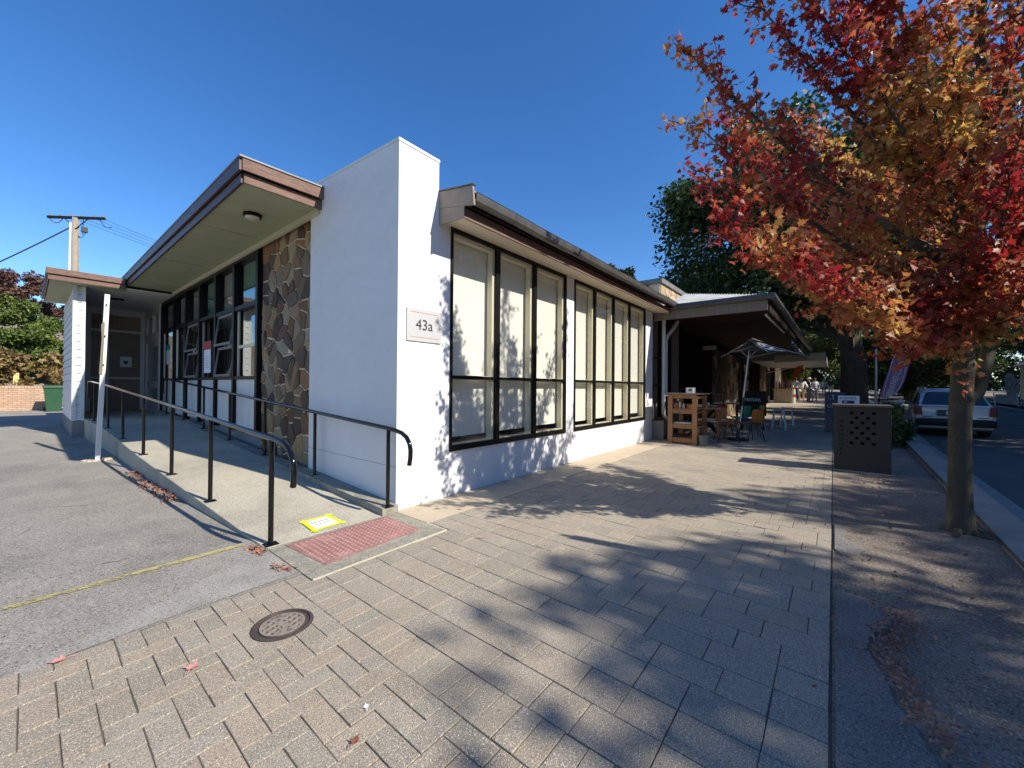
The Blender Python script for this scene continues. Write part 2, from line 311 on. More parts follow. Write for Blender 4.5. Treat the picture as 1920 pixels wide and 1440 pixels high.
ax0, ax1 = -1.262, 30
FP = sheet('footpath', [-1.5, 0, 6, 13, 30, 60, 120], [-3.915, -2, -.55, 0, .4], lambda x, y: -.0065 + zg(x), JOINT, kind='structure')
sheet('far_footpath', [30.2, 60, 120], [-3.9, -2, .0], lambda x, y: zg(x) + .004, PAVER2, kind='structure')
def paver_mb(w_, l_, t=.04, ch=.0022, jit=0, r_=random):
    a, b = w_ / 2, l_ / 2; mb = MB(); c = ch
    z = [r_.uniform(-jit, jit) for _ in range(4)]
    vs = [(-a, -b, -t), (a, -b, -t), (a, b, -t), (-a, b, -t), (-a, -b, -c + z[0]), (a, -b, -c + z[1]), (a, b, -c + z[2]), (-a, b, -c + z[3]),
          (-a + c, -b + c, z[0]), (a - c, -b + c, z[1]), (a - c, b - c, z[2]), (-a + c, b - c, z[3])]
    mb.add(vs, [(8, 9, 10, 11), (0, 1, 5, 4), (1, 2, 6, 5), (2, 3, 7, 6), (3, 0, 4, 7), (4, 5, 9, 8), (5, 6, 10, 9), (6, 7, 11, 10), (7, 4, 8, 11)])
    return mb
def place_pavers(cells, parent, mt, gap, limit=300):
    cx, cy = cam.location.x + .9, cam.location.y + .9
    C0 = m.translation
    cells.sort(key=lambda c: (c[0] - C0.x) ** 2 + (c[1] - C0.y) ** 2 + (0 if c[4] else 1e6))
    cache = {}; rest = MB(); r_ = random.Random(5)
    for i, (x, y, w_, l_, vis) in enumerate(cells):
        zz = zg(x) + r_.uniform(-.0016, .0016)
        if i < limit and vis:
            key = (round(w_, 3), round(l_, 3), r_.randrange(3))
            if key not in cache: cache[key] = paver_mb(w_ - gap, l_ - gap, jit=.001, r_=r_).mesh('paver')
            o = obj('paver', cache[key], mt, parent=parent, local=True, loc=(x + r_.uniform(-.0012, .0012), y + r_.uniform(-.0012, .0012), zz)); o.rotation_euler = (r_.gauss(0, .003), r_.gauss(0, .003), r_.gauss(0, .004))
        else:
            p = paver_mb(w_ - gap, l_ - gap, jit=.001, r_=r_); rest.add([(vx + x, vy + y, vz + zz) for vx, vy, vz in p.v], p.f)
    obj('paver_field', rest, mt, parent=parent, kind='stuff')
# big pavers in rows that run away from the street
cells = []; pr = random.Random(21); x = ax0; i = 0
while x < 30:
    y = -3.905; ymax = -.60 if x > -.03 else -.915
    w_ = .212
    ph = pr.choice([0, .106, .212])
    first = True
    while y < ymax - .02:
        l_ = pr.choice([.212, .318, .318, .318, .424, .212]);
        if first and ph: l_ = ph; first = False
        if ymax - (y + l_) < .10: l_ = ymax - y
        l_ = min(l_, ymax - y)
        vis = not (x < .4 and y + l_ < -3.905 + .0) and ((x + .2 - m.translation.x) * .7757 + (y + .2 - m.translation.y) * .631 > 1.35)
        cells.append((x + w_ / 2, y + l_ / 2, w_, l_, vis)); y += l_
    x += w_; i += 1
place_pavers(cells, FP, PAVER2, .0055)
# herringbone bricks at the crossing with a header course
XB = sheet('brick_crossing', [-4.05, -1.262], [-3.95, -.755], lambda x, y: -.006, JOINT, kind='structure')
a_ = .1118; cells = []
x0, y0 = -1.485, -.760
for j in range(0, 29): cells.append((-1.374, y0 - .163 - a_ * (j + .5), .222, a_, (-1.374 + 2.70) * .7757 + (y0 - a_ * j + 3.915) * .631 > 1.4))
cells = [c for c in cells if c[1] > -3.93]
for i in range(0, 23):
    for j in range(0, 29):
        k = (i - j) % 4; xr = x0 - a_ * i; yt = y0 - a_ * j
        vis = (xr + 2.70) * .7757 + (yt + 3.915) * .631 > 1.2 and (xr + 2.70) * .631 - (yt + 3.915) * .7757 > -2.6
        if k == 0 and j > 0: cells.append((xr - a_ * 1.0, yt - a_ / 2, 2 * a_, a_, vis))
        elif k == 0: cells.append((xr - a_ * 1.0, yt - a_ / 2, 2 * a_, a_, vis))
        elif k == 1 and i == 0: cells.append((xr - a_ / 2, yt - a_ / 2, a_, a_, vis))
        elif k == 2 and j == 0: cells.append((xr - a_ / 2, yt - a_ / 2, a_, a_, vis))
        elif k == 3: cells.append((xr - a_ / 2, yt - a_, a_, 2 * a_, vis))
MHX, MHY, MHR = -1.712, -1.335, .165
cells = [c for c in cells if c[1] - c[3] / 2 > -4.0 and c[0] + c[2] / 2 < -1.25]
cells.append((-1.421, -.842, .128, .155, True))
circ = [c for c in cells if math.hypot(max(abs(c[0] - MHX) - c[2] / 2, 0), max(abs(c[1] - MHY) - c[3] / 2, 0)) < MHR + .003]
cells = [c for c in cells if c not in circ]
place_pavers(cells, XB, PAVER, .005)
for (x, y, w_, l_, v_) in circ:     # bricks cut to the round frame
    g = .00225; rect = []
    cs = [(x - w_ / 2 + g, y - l_ / 2 + g), (x + w_ / 2 - g, y - l_ / 2 + g), (x + w_ / 2 - g, y + l_ / 2 - g), (x - w_ / 2 + g, y + l_ / 2 - g)]
    for k in range(4):
        (ax_, ay_), (bx_, by_) = cs[k], cs[(k + 1) % 4]
        for t in range(24): rect.append((ax_ + (bx_ - ax_) * t / 24, ay_ + (by_ - ay_) * t / 24))
    if all(math.hypot(px_ - MHX, py_ - MHY) < MHR + .003 for px_, py_ in rect): continue
    out = [p for p in rect]
    for k, (px_, py_) in enumerate(rect):
        d = math.hypot(px_ - MHX, py_ - MHY)
        if d < MHR + .003: out[k] = (MHX + (px_ - MHX) / d * (MHR + .003), MHY + (py_ - MHY) / d * (MHR + .003))
    obj('paver', MB().prism([(px_, py_, -.03) for px_, py_ in out], (0, 0, .03)), PAVER, parent=XB)

# concrete strip along the wall, slab by slab
STRIP = obj('wall_strip', MB().box((-.02, -.6, -.05), (30, -.0, -.02)), JOINT, kind='structure')
edges = [-.02, .755, 2.2, 3.6, 5.0, 6.4, 7.8, 9.2, 10.6, 12, 13.4]
for i in range(len(edges) - 1):
    mb = MB(); a, b = edges[i] + .003, edges[i + 1] - .003; mb.box((a, -.592, -.02), (b, -.001, .001 + .001 * (i % 2))); obj('slab', mb, CONC, parent=STRIP, bevel=.003)
sheet('strip_far', [13.4, 30, 60], [-.59, 0], lambda x, y: zg(x) + .002, CONC, kind='structure')

# verge, kerb, road
def kz(x): return zg(x)
def ky(x): return -5.36 - .026 * x
vx = [-30, -12, -6, -3, -1, 0, 1, 2, 3, 4, 6, 9, 13, 20, 30, 60, 120]
import mathutils
mb = MB(); ny = 14; rows = []
xs = [-30, -16, -8] + [(-4 + .25 * i) for i in range(0, 65)] + [13, 16, 20, 30, 60, 120]
for xx in xs:
    for j in range(ny):
        t = j / (ny - 1); y = -3.915 * (1 - t) + (ky(xx) + .30) * t
        n = mathutils.noise.noise((xx * 1.4, y * 2.2, 0)) * .020 + mathutils.noise.noise((xx * 5, y * 5, 3)) * .009
        if t < .01: n = .0028
        if t > .99: n = 0
        d = math.hypot(xx - 3.28, y + 4.92); n += .035 * math.exp(-(d / .32) ** 2)
        mb.v.append((xx, y, -.003 + n - .012 * math.sin(math.pi * t) + zg(xx)))
for i in range(len(xs) - 1):
    for j in range(ny - 1): mb.f.append((i * ny + j, i * ny + j + 1, (i + 1) * ny + j + 1, (i + 1) * ny + j))
obj('verge', mb, DIRT, kind='structure', smooth=True)
kx = [-30, -8] + [-6 + 1.2 * i for i in range(0, 34)] + [60, 120]
KERB = obj('kerb', MB().add([(-30, ky(-30), -.2), (120, ky(120), 1.0), (120, ky(120) + .31, 1.0), (-30, ky(-30) + .31, -.2)], [(0, 1, 2, 3)]), KERBC, kind='structure')
for a, b in zip(kx[:-1], kx[1:]):
    a2, b2 = a + .004, b - .004
    mb = MB(); za, zb = zg(a2), zg(b2)
    mb.loft([[(xx, ky(xx), z - .13), (xx, ky(xx) + .31, z - .13), (xx, ky(xx) + .31, z + .008), (xx, ky(xx) + .02, z + .006), (xx, ky(xx), z - .012)] for xx, z in ((a2, za), (b2, zb))])
    obj('kerb_stone', mb, KERBC, parent=KERB)
mb = MB()
for xx in (-30, 13, 120): mb.v += [(xx, ky(xx) - .35, -.112 + zg(xx)), (xx, ky(xx) + .05, -.122 + zg(xx))]
mb.f = [(0, 1, 3, 2), (2, 3, 5, 4)]; obj('gutter_strip', mb, KERBC, kind='structure')
sheet('road', [-60, 0, 13, 40, 80, 200], [-13.5, -9, -5.6], lambda x, y: -.128 + zg(min(x, 120)) + (-.02 * max(0, (-y - 5.6)) / 8) , ROADM, kind='structure')
mb = MB()
for k in range(0, 14): mb.box((4 + k * 6.0, -9.55, -.2), (4 + k * 6.0 + 3, -9.45, -.1281 + zg(4 + k * 6.0) - .004))
mb2 = MB()
for a, b in zip([-20, 0, 13, 40, 80], [0, 13, 40, 80, 120]):
    mb2.quad((a, -13.0, -.140 + zg(a)), (b, -13.0, -.140 + zg(b)), (b, -12.88, -.140 + zg(b)), (a, -12.88, -.140 + zg(a)))
for k in range(10):
    a = 20 + k * 5.5; mb2.quad((a, -12.9, -.138 + zg(a)), (a + .12, -12.9, -.138 + zg(a)), (a + .12, -10.8, -.132 + zg(a)), (a, -10.8, -.132 + zg(a)))
obj('road_line', mb2, WLINE, kind='structure')
sheet('far_kerb', [-60, 13, 120], [-13.9, -13.5], lambda x, y: zg(x) - .0, KERBC, kind='structure')
sheet('far_verge', [-60, 13, 120], [-60, -13.9], lambda x, y: zg(x) + .01 + .0 * y, DIRT, kind='structure')
# bitumen patch with a raised crumbling lip beside the paving
pts = [(1.02, -3.92), (.99, -4.09), (.86, -4.23), (.70, -4.22), (.51, -4.12), (.35, -4.08), (.22, -4.09), (.05, -4.14), (-.12, -4.15), (-.31, -4.23), (-.47, -4.25), (-1.2, -4.5), (-3.0, -4.7), (-3.2, -3.92)]
fine = []
for (a, b), (c, d) in zip(pts[:-2], pts[1:-1]):
    for k in range(5): t = k / 5; fine.append((a + (c - a) * t + random.uniform(-.008, .008), b + (d - b) * t + random.uniform(-.010, .010)))
fine += [pts[-2], pts[-1]]
mb = MB(); n = len(fine)
inner = [(x + (-.5 - x) * .035, y + (-3.95 - y) * .10) for x, y in fine]
mb.v = [(x, y, -.02) for x, y in fine] + [(x, y, .009) for x, y in inner]
mb.f = [(i, (i + 1) % n, (i + 1) % n + n, i + n) for i in range(n)] + [tuple(range(n, 2 * n))]
obj('bitumen_patch', mb, PATCH, kind='structure')
mb = MB(); q = [(2.75, -3.93), (2.62, -4.02), (2.3, -4.0), (2.03, -4.15), (1.88, -4.08), (1.78, -3.98), (1.9, -3.93)]
mb.prism([(x, y, -.02) for x, y in q], (0, 0, .032)); obj('bitumen_patch', mb, PATCH, kind='structure')

# ------------------------------------------------------------------ white building 43a
B = empty('office_building', (0, 0, 0), label='white rendered single-storey office with black framed shop windows', cat='building')
mb = MB()  # tall end wall: slightly raked top
mb.add([(0, 0, -.05), (.60, 0, -.05), (.60, 2.25, -.05), (0, 2.25, -.05), (0, 0, 4.30), (.60, 0, 4.30), (.60, 2.25, 4.44), (0, 2.25, 4.44)], [(0, 3, 2, 1), (4, 5, 6, 7), (0, 1, 5, 4), (1, 2, 6, 5), (2, 3, 7, 6), (3, 0, 4, 7)])
obj('end_wall', mb, WHITE, parent=B)
mb = MB(); mb.add([(-.008, -.008, 4.301), (.608, -.008, 4.301), (.608, 2.258, 4.441), (-.008, 2.258, 4.441), (-.008, -.008, 4.335), (.608, -.008, 4.335), (.608, 2.258, 4.475), (-.008, 2.258, 4.475)], [(0, 3, 2, 1), (4, 5, 6, 7), (0, 1, 5, 4), (1, 2, 6, 5), (2, 3, 7, 6), (3, 0, 4, 7)])
obj('coping', mb, WPAINT, parent=B)
wins = [(.805, 3.70, [.805, 1.745, 2.695, 3.70], .045), (4.01, 7.74, [4.01, 4.865, 5.783, 6.704, 7.74], .035)]
Z0, ZT, Z1 = .585, 1.565, 3.545
mb = MB()
for a, b in ((.60, .805), (3.70, 4.01), (7.74, 8.32)): mb.box((a, 0, .585), (b, .22, 3.9))
mb.box((.60, 0, -.05), (8.32, .22, .585)); mb.box((.605, .003, 3.545), (8.32, .22, 3.9)); obj('front_wall', mb, WHITE, parent=B)
mb = MB(); mb.box((8.10, .22, -.05), (8.32, 12, 3.9)); obj('party_wall', mb, WHITE, parent=B)
obj('control_joint', MB().box((.0, -.0015, .50), (.80, .001, .505)), PLINTH, parent=B)
for a, b, ms, mw in wins:
    W = obj('shop_window', MB().box((a, -.022, Z0), (b, .02, Z0 + .075)).box((a, -.022, Z1 - .05), (b, .02, Z1)).box((a, -.0225, Z0 + .0755), (a + .035, .02, Z1 - .0505)).box((b - .05, -.0225, Z0 + .0755), (b, .02, Z1 - .0505)), BLACK, parent=B)
    for x in ms[1:-1]: obj('mullion', MB().box((x - mw, -.021, Z0 + .076), (x + mw, .02, Z1 - .051)), BLACK, parent=W)
    for i in range(len(ms) - 1):
        l = ms[i] + (.036 if i == 0 else mw + .001); r = ms[i + 1] - (.051 if i == len(ms) - 2 else mw + .001)
        obj('transom', MB().box((l, -.019, ZT - .022), (r, .018, ZT + .022)), BLACK, parent=W)
        obj('pane', MB().box((l, .004, Z0 + .077), (r, .008, ZT - .023)), GLASS, parent=W); obj('pane', MB().box((l, .004, ZT + .023), (r, .008, Z1 - .052)), GLASS, parent=W)
        # cream timber reveal behind the glass
        rv = MB().box((l - .01, .022, Z0 + .04), (l + .03, .12, Z1 - .02)).box((r - .05, .022, Z0 + .04), (r + .01, .12, Z1 - .02)).box((l + .031, .022, Z1 - .10), (r - .051, .12, Z1 - .02)).box((l + .031, .022, Z0 + .04), (r - .051, .12, Z0 + .085)).box((l + .031, .022, ZT - .03), (r - .051, .10, ZT + .03))
        obj('reveal', rv, CREAM, parent=W)
        obj('roller_blind', MB().box((l - .0, .150, .745 + .008 * i), (r, .154, Z1 - .05)), BLIND, parent=W)
# rooms behind
mb = MB(); mb.box((.65, 4.0, .3), (8.1, 4.1, 3.9)); mb.box((.65, .22, 3.62), (8.1, 12.4, 3.66)); mb.box((3.9, 4.1, .3), (4.0, 12.5, 3.66)); mb.box((.30, 12.35, .3), (4.0, 12.45, 3.66)); obj('inner_wall', mb, ROOMW, parent=B)
obj('inner_sill', MB().box((.66, .125, .60), (8.05, .62, .655)), mat('brown_sill_board', (.14, .065, .03), None, .5), parent=B)
obj('control_joint', MB().box((-.0015, .0, .50), (.001, 2.25, .505)), PLINTH, parent=B)
obj('inner_floor', MB().box((.3, .22, .44), (8.1, 12.4, .50)), ROOMF, parent=B)
# low street roof, eave, gutter
obj('soffit', MB().add([(.61, -.43, 3.490), (8.45, -.43, 3.490), (8.45, .0, 3.548), (.61, .0, 3.548), (.61, -.43, 3.505), (8.45, -.43, 3.505), (8.45, .0, 3.562), (.61, .0, 3.562)], [(0, 3, 2, 1), (4, 5, 6, 7), (0, 1, 5, 4), (1, 2, 6, 5), (2, 3, 7, 6), (3, 0, 4, 7)]), SOFFIT2, parent=B)
obj('lower_fascia', MB().box((.61, -.462, 3.482), (8.46, -.432, 3.60)), BROWNW, parent=B)
obj('upper_fascia', MB().box((.63, -.535, 3.60), (8.46, -.51, 3.77)), DARKW, parent=B)
gp = [(-.54, 3.745), (-.54, 3.65), (-.553, 3.625), (-.58, 3.61), (-.61, 3.62), (-.632, 3.65), (-.636, 3.70), (-.636, 3.745), (-.642, 3.75), (-.63, 3.752), (-.628, 3.70), (-.62, 3.66), (-.60, 3.632), (-.575, 3.625), (-.55, 3.66), (-.548, 3.745)]
nseg = 12; mb = MB(); mb.loft([[(.64 + (8.45 - .64) * i / nseg, y, z + .006 * math.sin(i * 1.9)) for y, z in gp] for i in range(nseg + 1)]); obj('gutter', mb, GUTTER, parent=B)
mb = MB(); nseg = 20; mb.loft([[(.61 + 7.85 * i / nseg, -.60, 3.775 + .008 * math.sin(i * 2.3)), (.61 + 7.85 * i / nseg, 2.8, 4.02), (.61 + 7.85 * i / nseg, 2.8, 3.99), (.61 + 7.85 * i / nseg, -.60, 3.757)] for i in range(nseg + 1)]); obj('roof', mb, ROOFM, parent=B)
obj('barge_board', MB().prism([(.632, .0, 3.715), (.632, -.44, 3.628), (.632, -.50, 3.615), (.632, -.625, 3.59), (.632, -.60, 3.83), (.632, 0, 3.93)], (-.03, 0, 0)), TAUPE, parent=B, bevel=.004)
obj('barge_board', MB().prism([(.622, .0, 3.50), (.622, -.462, 3.478), (.622, -.462, 3.624), (.622, -.44, 3.626), (.622, 0, 3.713)], (-.02, 0, 0)), TAUPE, parent=B, bevel=.003)
obj('barge_cap', MB().beam((.62, .0, 3.94), (.62, -.615, 3.838), .055, .016), GUTTER, parent=B)
# side wing roof with wide eaves
def zr(y): return .009 * (y - 1.9)
mb = MB(); mb.loft([[(x, y, 4.045 + zr(y)) for x, y in ((-.98, yy), (3.9, yy))] + [(3.9, yy, 4.07 + zr(yy)), (-.98, yy, 4.07 + zr(yy))] for yy in (1.92, 12.6)]); 
obj('soffit', mb, SOFFIT, parent=B)
for yy in (4.1, 7.1, 10.1): obj('cover_strip', MB().box((-.97, yy, 4.038 + zr(yy)), (.0, yy + .035, 4.046 + zr(yy))), SOFFIT, parent=B)
obj('scotia', MB().beam((-.02, 1.95, 4.0), (-.02, 12.6, 4.09), .05, .085), mat('scotia_paint', (.50, .50, .36), None, .6), parent=B)
obj('lower_fascia', MB().beam((-.995, 1.93, 4.075), (-.995, 11.9, 4.165), .03, .12), BROWN, parent=B)
obj('lower_fascia', MB().box((-.985, 1.895, 4.015), (.0, 1.925, 4.135)), BROWNW, parent=B)
obj('upper_fascia', MB().beam((-1.035, 1.86, 4.23), (-1.035, 11.9, 4.32), .03, .17), BROWN, parent=B)
obj('upper_fascia', MB().box((-1.02, 1.835, 4.148), (.0, 1.868, 4.315)), BROWNW, parent=B)
mb = MB(); mb.loft([[(-1.06, yy, 4.32 + zr(yy)), (4, yy, 4.36 + zr(yy)), (4, yy, 4.335 + zr(yy)), (-1.06, yy, 4.30 + zr(yy))] for yy in (1.82, 16.8)]); obj('roof', mb, ROOFM, parent=B)
obj('shadow_batten', MB().box((-.99, 1.93, 4.13), (3.9, 12.4, 4.155)), DARKW, parent=B)
mb = MB(); mb.lathe((-.55, 2.98, 4.0), [(.001, -.035), (.06, -.033), (.10, -.01), (.105, .02)], 20)
LFX = empty('ceiling_light', (-.55, 2.98, 4.0), label='oval bulkhead light under the side eave near the stone wall', cat='light fitting')
o = obj('diffuser', mb, mat('light_diffuser', (.55, .52, .42), None, .3), parent=LFX, smooth=True); 
mb = MB(); mb.lathe((-.55, 2.98, 4.0), [(.106, .0), (.122, .002), (.122, .05), (.106, .05)], 20); obj('rim', mb, BLACK, parent=LFX)

# stones
def voronoi(x0, y0, x1, y1, n, rg, amin=.0):
    pts = []
    tries = 0
    while len(pts) < n and tries < 9000:
        p = (rg.uniform(x0, x1), rg.uniform(y0, y1)); tries += 1
        dmin = rg.choice([.06, .11, .18, .25])
        if all((p[0] - q[0]) ** 2 + (p[1] - q[1]) ** 2 > dmin ** 2 for q in pts): pts.append(p)
    out = []
    for i, p in enumerate(pts):
        poly = [(x0, y0), (x1, y0), (x1, y1), (x0, y1)]
        for j, q in enumerate(pts):
            if i == j or (p[0] - q[0]) ** 2 + (p[1] - q[1]) ** 2 > 1.2: continue
            mx, my = (p[0] + q[0]) / 2, (p[1] + q[1]) / 2; nx, ny = q[0] - p[0], q[1] - p[1]; new = []
            for k in range(len(poly)):
                a, b = poly[k], poly[(k + 1) % len(poly)]
                da = (a[0] - mx) * nx + (a[1] - my) * ny; db = (b[0] - mx) * nx + (b[1] - my) * ny
                if da <= 0: new.append(a)
                if da * db < 0: t = da / (da - db); new.append((a[0] + (b[0] - a[0]) * t, a[1] + (b[1] - a[1]) * t))
            poly = new
            if len(poly) < 3: break
        if len(poly) >= 3: out.append((p, poly))
    return out
def inset(poly, g):
    n = len(poly); out = []
    ar = sum(poly[i][0] * poly[(i + 1) % n][1] - poly[(i + 1) % n][0] * poly[i][1] for i in range(n)) / 2
    if abs(ar) < .0012: return None
    lines = []
    for i in range(n):
        a, b = poly[i], poly[(i + 1) % n]; dx, dy = b[0] - a[0], b[1] - a[1]; l = math.hypot(dx, dy)
        if l < 1e-5: continue
        nx, ny = -dy / l, dx / l
        if ar < 0: nx, ny = -nx, -ny
        lines.append((a[0] + nx * g, a[1] + ny * g, nx, ny))
    cur = poly
    for (px_, py_, nx, ny) in lines:
        new = []
        for k in range(len(cur)):
            a, b = cur[k], cur[(k + 1) % len(cur)]
            da = (a[0] - px_) * nx + (a[1] - py_) * ny; db = (b[0] - px_) * nx + (b[1] - py_) * ny
            if da >= 0: new.append(a)
            if da * db < 0: t = da / (da - db); new.append((a[0] + (b[0] - a[0]) * t, a[1] + (b[1] - a[1]) * t))
        cur = new
        if len(cur) < 3: return None
    return cur
def rough_poly(poly, rg, amp):
    out = []
    for k in range(len(poly)):
        a, b = poly[k], poly[(k + 1) % len(poly)]; l = math.hypot(b[0] - a[0], b[1] - a[1])
        if l < .03: out.append(a); continue
        cut = min(.25, .009 / l)
        out.append((a[0] + (b[0] - a[0]) * cut, a[1] + (b[1] - a[1]) * cut))
        t = rg.uniform(.35, .65); nx, ny = -(b[1] - a[1]) / l, (b[0] - a[0]) / l; o = rg.uniform(-amp, amp)
        out.append((a[0] + (b[0] - a[0]) * t + nx * o, a[1] + (b[1] - a[1]) * t + ny * o))
        out.append((b[0] - (b[0] - a[0]) * cut, b[1] - (b[1] - a[1]) * cut))
    return out
def stone_wall(parent, x0, y0, x1, y1, n, to3, seed, mt=STONE, depth=.03, g=.008):
    # to3(u, v, d): wall coordinates to world, d = depth out of the wall
    rg = random.Random(seed)
    for p, poly in voronoi(x0, y0, x1, y1, n, rg):
        q = inset(poly, g)
        if not q: continue
        q = rough_poly(q, rg, .011); cx = sum(a for a, b in q) / len(q); cy = sum(b for a, b in q) / len(q); d = depth * rg.uniform(.6, 1.3)
        tilt = (rg.uniform(-.06, .06), rg.uniform(-.06, .06)); k = len(q); mb = MB()
        mb.v = [to3(a, b, -.01) for a, b in q] + [to3(a, b, d * .6) for a, b in q] + [to3(cx + (a - cx) * .88, cy + (b - cy) * .88, d + (a - cx) * tilt[0] + (b - cy) * tilt[1]) for a, b in q]
        mb.f = [(i, (i + 1) % k, (i + 1) % k + k, i + k) for i in range(k)] + [(i + k, (i + 1) % k + k, (i + 1) % k + 2 * k, i + 2 * k) for i in range(k)] + [tuple(range(2 * k, 3 * k))]
        obj('stone', mb, mt, parent=parent)
SW = obj('stone_wall', MB().box((.085, 2.25, 0), (.30, 4.42, 4.05)), MORTAR, parent=B)
stone_wall(SW, 2.26, .02, 4.39, 4.04, 128, lambda u, v, d: (.085 - d, u, v), 4, g=.012, depth=.022)

# side window wall: posts, sashes, white lower panels
ys = [12.80, 11.11, 9.73, 8.38, 7.06, 5.78, 4.46]; XW = .10
def zt(y): return 3.00 + .014 * (y - 4.5)
obj('plinth_wall', MB().box((.10, 4.42, -.05), (.3, 12.9, .57)), PLINTH, parent=B)
obj('head_frame', MB().box((.0, 4.42, 3.93), (.2, 12.85, 4.04)), BLACK, parent=B)
for y in ys: obj('window_post', MB().box((-.01, y - .055, .50), (.16, y + .055, 3.93)), BLACK, parent=B)
for i in range(6):
    a, b = ys[i + 1] + .0555, ys[i] - .0555
    Wn = obj('side_window', MB().box((.0, a, zt(a) - .04), (.13, b, zt(a) + .04)), BLACK, parent=B)
    obj('sill', MB().box((.0, a, 1.55), (.13, b, 1.61)), BLACK, parent=Wn)
    obj('panel', MB().box((.05, a, .58), (.09, b, 1.545)), WPAINT, parent=B)
    for k in range(1, 9):
        if k % 3 == 0: obj('panel_bead', MB().box((.044, a + (b - a) * k / 9 - .006, .585), (.05, a + (b - a) * k / 9 + .006, 1.54)), WPAINT, parent=B)
    obj('pane', MB().box((.075, a, zt(a) + .041), (.079, b, 3.93)), GLASSL, parent=Wn)
    if i in (0, 1, 3, 5):
        obj('pane', MB().box((.075, a, 1.611), (.079, b, zt(a) - .041)), GLASSL, parent=Wn)
        fr = MB().box((.06, a, 1.612), (.10, a + .05, zt(a) - .042)).box((.06, b - .05, 1.612), (.10, b, zt(a) - .042))
        if i == 5: fr.box((.06, a + .051, 2.19), (.10, b - .051, 2.25))
        obj('sash_frame', fr, CREAM if i != 3 else GREYB, parent=Wn)
    else:  # awning sashes standing ajar
        for z0_, z1_ in ((1.62, 2.26), (2.30, zt(a) - .05)):
            S_ = obj('open_sash', MB().beam((.06, a + .03, z1_), (-.02, a + .03, z0_), .04, .035, up=(1, 0, 0)).beam((.06, b - .03, z1_), (-.02, b - .03, z0_), .04, .035, up=(1, 0, 0)).beam((.05, a + .03, z1_ - .02), (.05, b - .03, z1_ - .02), .035, .05).beam((-.02, a + .03, z0_ + .02), (-.02, b - .03, z0_ + .02), .035, .05), mat('sash_paint', (.16, .16, .15), None, .5), parent=Wn)
            mb = MB(); mb.quad((.052, a + .05, z1_ - .04), (.052, b - .05, z1_ - .04), (-.018, b - .05, z0_ + .04), (-.018, a + .05, z0_ + .04)); mb.quad((.055, a + .05, z1_ - .04), (-.015, a + .05, z0_ + .04), (-.015, b - .05, z0_ + .04), (.055, b - .05, z1_ - .04))
            me = obj('sash_glass', mb, SASHG, parent=Wn)
    obj('top_blind', MB().box((.16, a, zt(a) + .02), (.165, b, 3.94)), GREENB if i in (3, 5) else GREYB, parent=Wn)
    if i in (1, 2, 4): obj('curtain', MB().box((.22, a, 1.6), (.225, b, zt(a))), BLIND, parent=Wn)  # behind ajar sashes the pale cloth stands in for sky reflected in glass
    elif i == 3: obj('curtain', MB().box((.22, a, 1.6), (.225, a + (b - a) * .45, zt(a))), GREYB, parent=Wn)
for lab, y0_, y1_, z0_, z1_, colr, txt in (('white window notice with red heading beside the third bay', 7.62, 8.16, 1.72, 2.49, (.42, .03, .03), 'red'), ('small white window notice with blue heading in the farthest bay', 11.85, 12.36, 2.05, 2.65, (.03, .22, .35), 'blue')):
    P_ = empty('window_notice', (.05, y0_, z0_), label=lab, cat='notice')
    obj('sheet', MB().box((.060, y0_, z0_), (.064, y1_, z1_)), PAPER, parent=P_)
    obj('heading', MB().box((.056, y0_, z1_ - .27 * (z1_ - z0_)), (.0595, y1_, z1_)), mat(txt + '_print', colr, None, .6), parent=P_)
    mb = MB()
    for k in range(6): mb.box((.0575, (y0_ + y1_) / 2 - .12, z0_ + .12 + k * .055), (.0597, (y0_ + y1_) / 2 + .12, z0_ + .135 + k * .055))
    obj('print_lines', mb, mat(txt + '_grey_print', (.35, .36, .38), None, .6), parent=P_)
# entrance porch
obj('door_wall', MB().box((-.03, 12.86, .3), (.2, 13.05, 4.1)).box((-.03, 13.05, .3), (.2, 15.5, .50)).box((-.03, 15.15, .5), (.2, 15.5, 4.1)).box((-.03, 13.05, 2.86), (.2, 15.15, 3.15)).box((-.03, 13.05, 3.75), (.2, 15.15, 4.1)).box((-.03, 14.0, 3.15), (.2, 14.1, 3.75)).box((.13, 13.05, .5), (.2, 15.15, 4.0)), WPAINT, parent=B)
DR = obj('door', MB().box((.02, 13.10, .50), (.05, 13.25, 2.86)).box((.02, 14.95, .50), (.05, 15.12, 2.86)).box((.02, 13.25, 2.70), (.05, 14.95, 2.86)).box((.02, 13.25, .50), (.05, 14.95, .80)).box((.02, 13.25, 1.30), (.05, 14.95, 1.52)), WPAINT, parent=B)
obj('door_glass', MB().box((.03, 13.25, .80), (.04, 14.95, 1.30)).box((.03, 13.25, 1.52), (.04, 14.95, 2.70)), mat('grey_door_glass', (.22, .25, .24), None, .15), parent=DR)
obj('fanlight', MB().box((.05, 13.05, 3.15), (.06, 14.0, 3.75)).box((.05, 14.1, 3.15), (.06, 15.15, 3.75)), mat('fanlight_glass', (.24, .24, .22), None, .15), parent=B)
obj('back_wall', MB().box((-1.75, 15.40, .3), (-1.36, 15.6, 4.15)).box((-.14, 15.40, .3), (.0, 15.6, 4.15)).box((-1.36, 15.40, .3), (-.14, 15.6, .48)).box((-1.36, 15.40, 3.80), (-.14, 15.6, 4.15)).box((-1.36, 15.40, 3.22), (-.14, 15.5, 3.30)).box((-1.36, 15.40, 1.60), (-.14, 15.5, 1.66)).box((-1.36, 15.50, .48), (-.14, 15.6, 3.80)), WPAINT, parent=B)
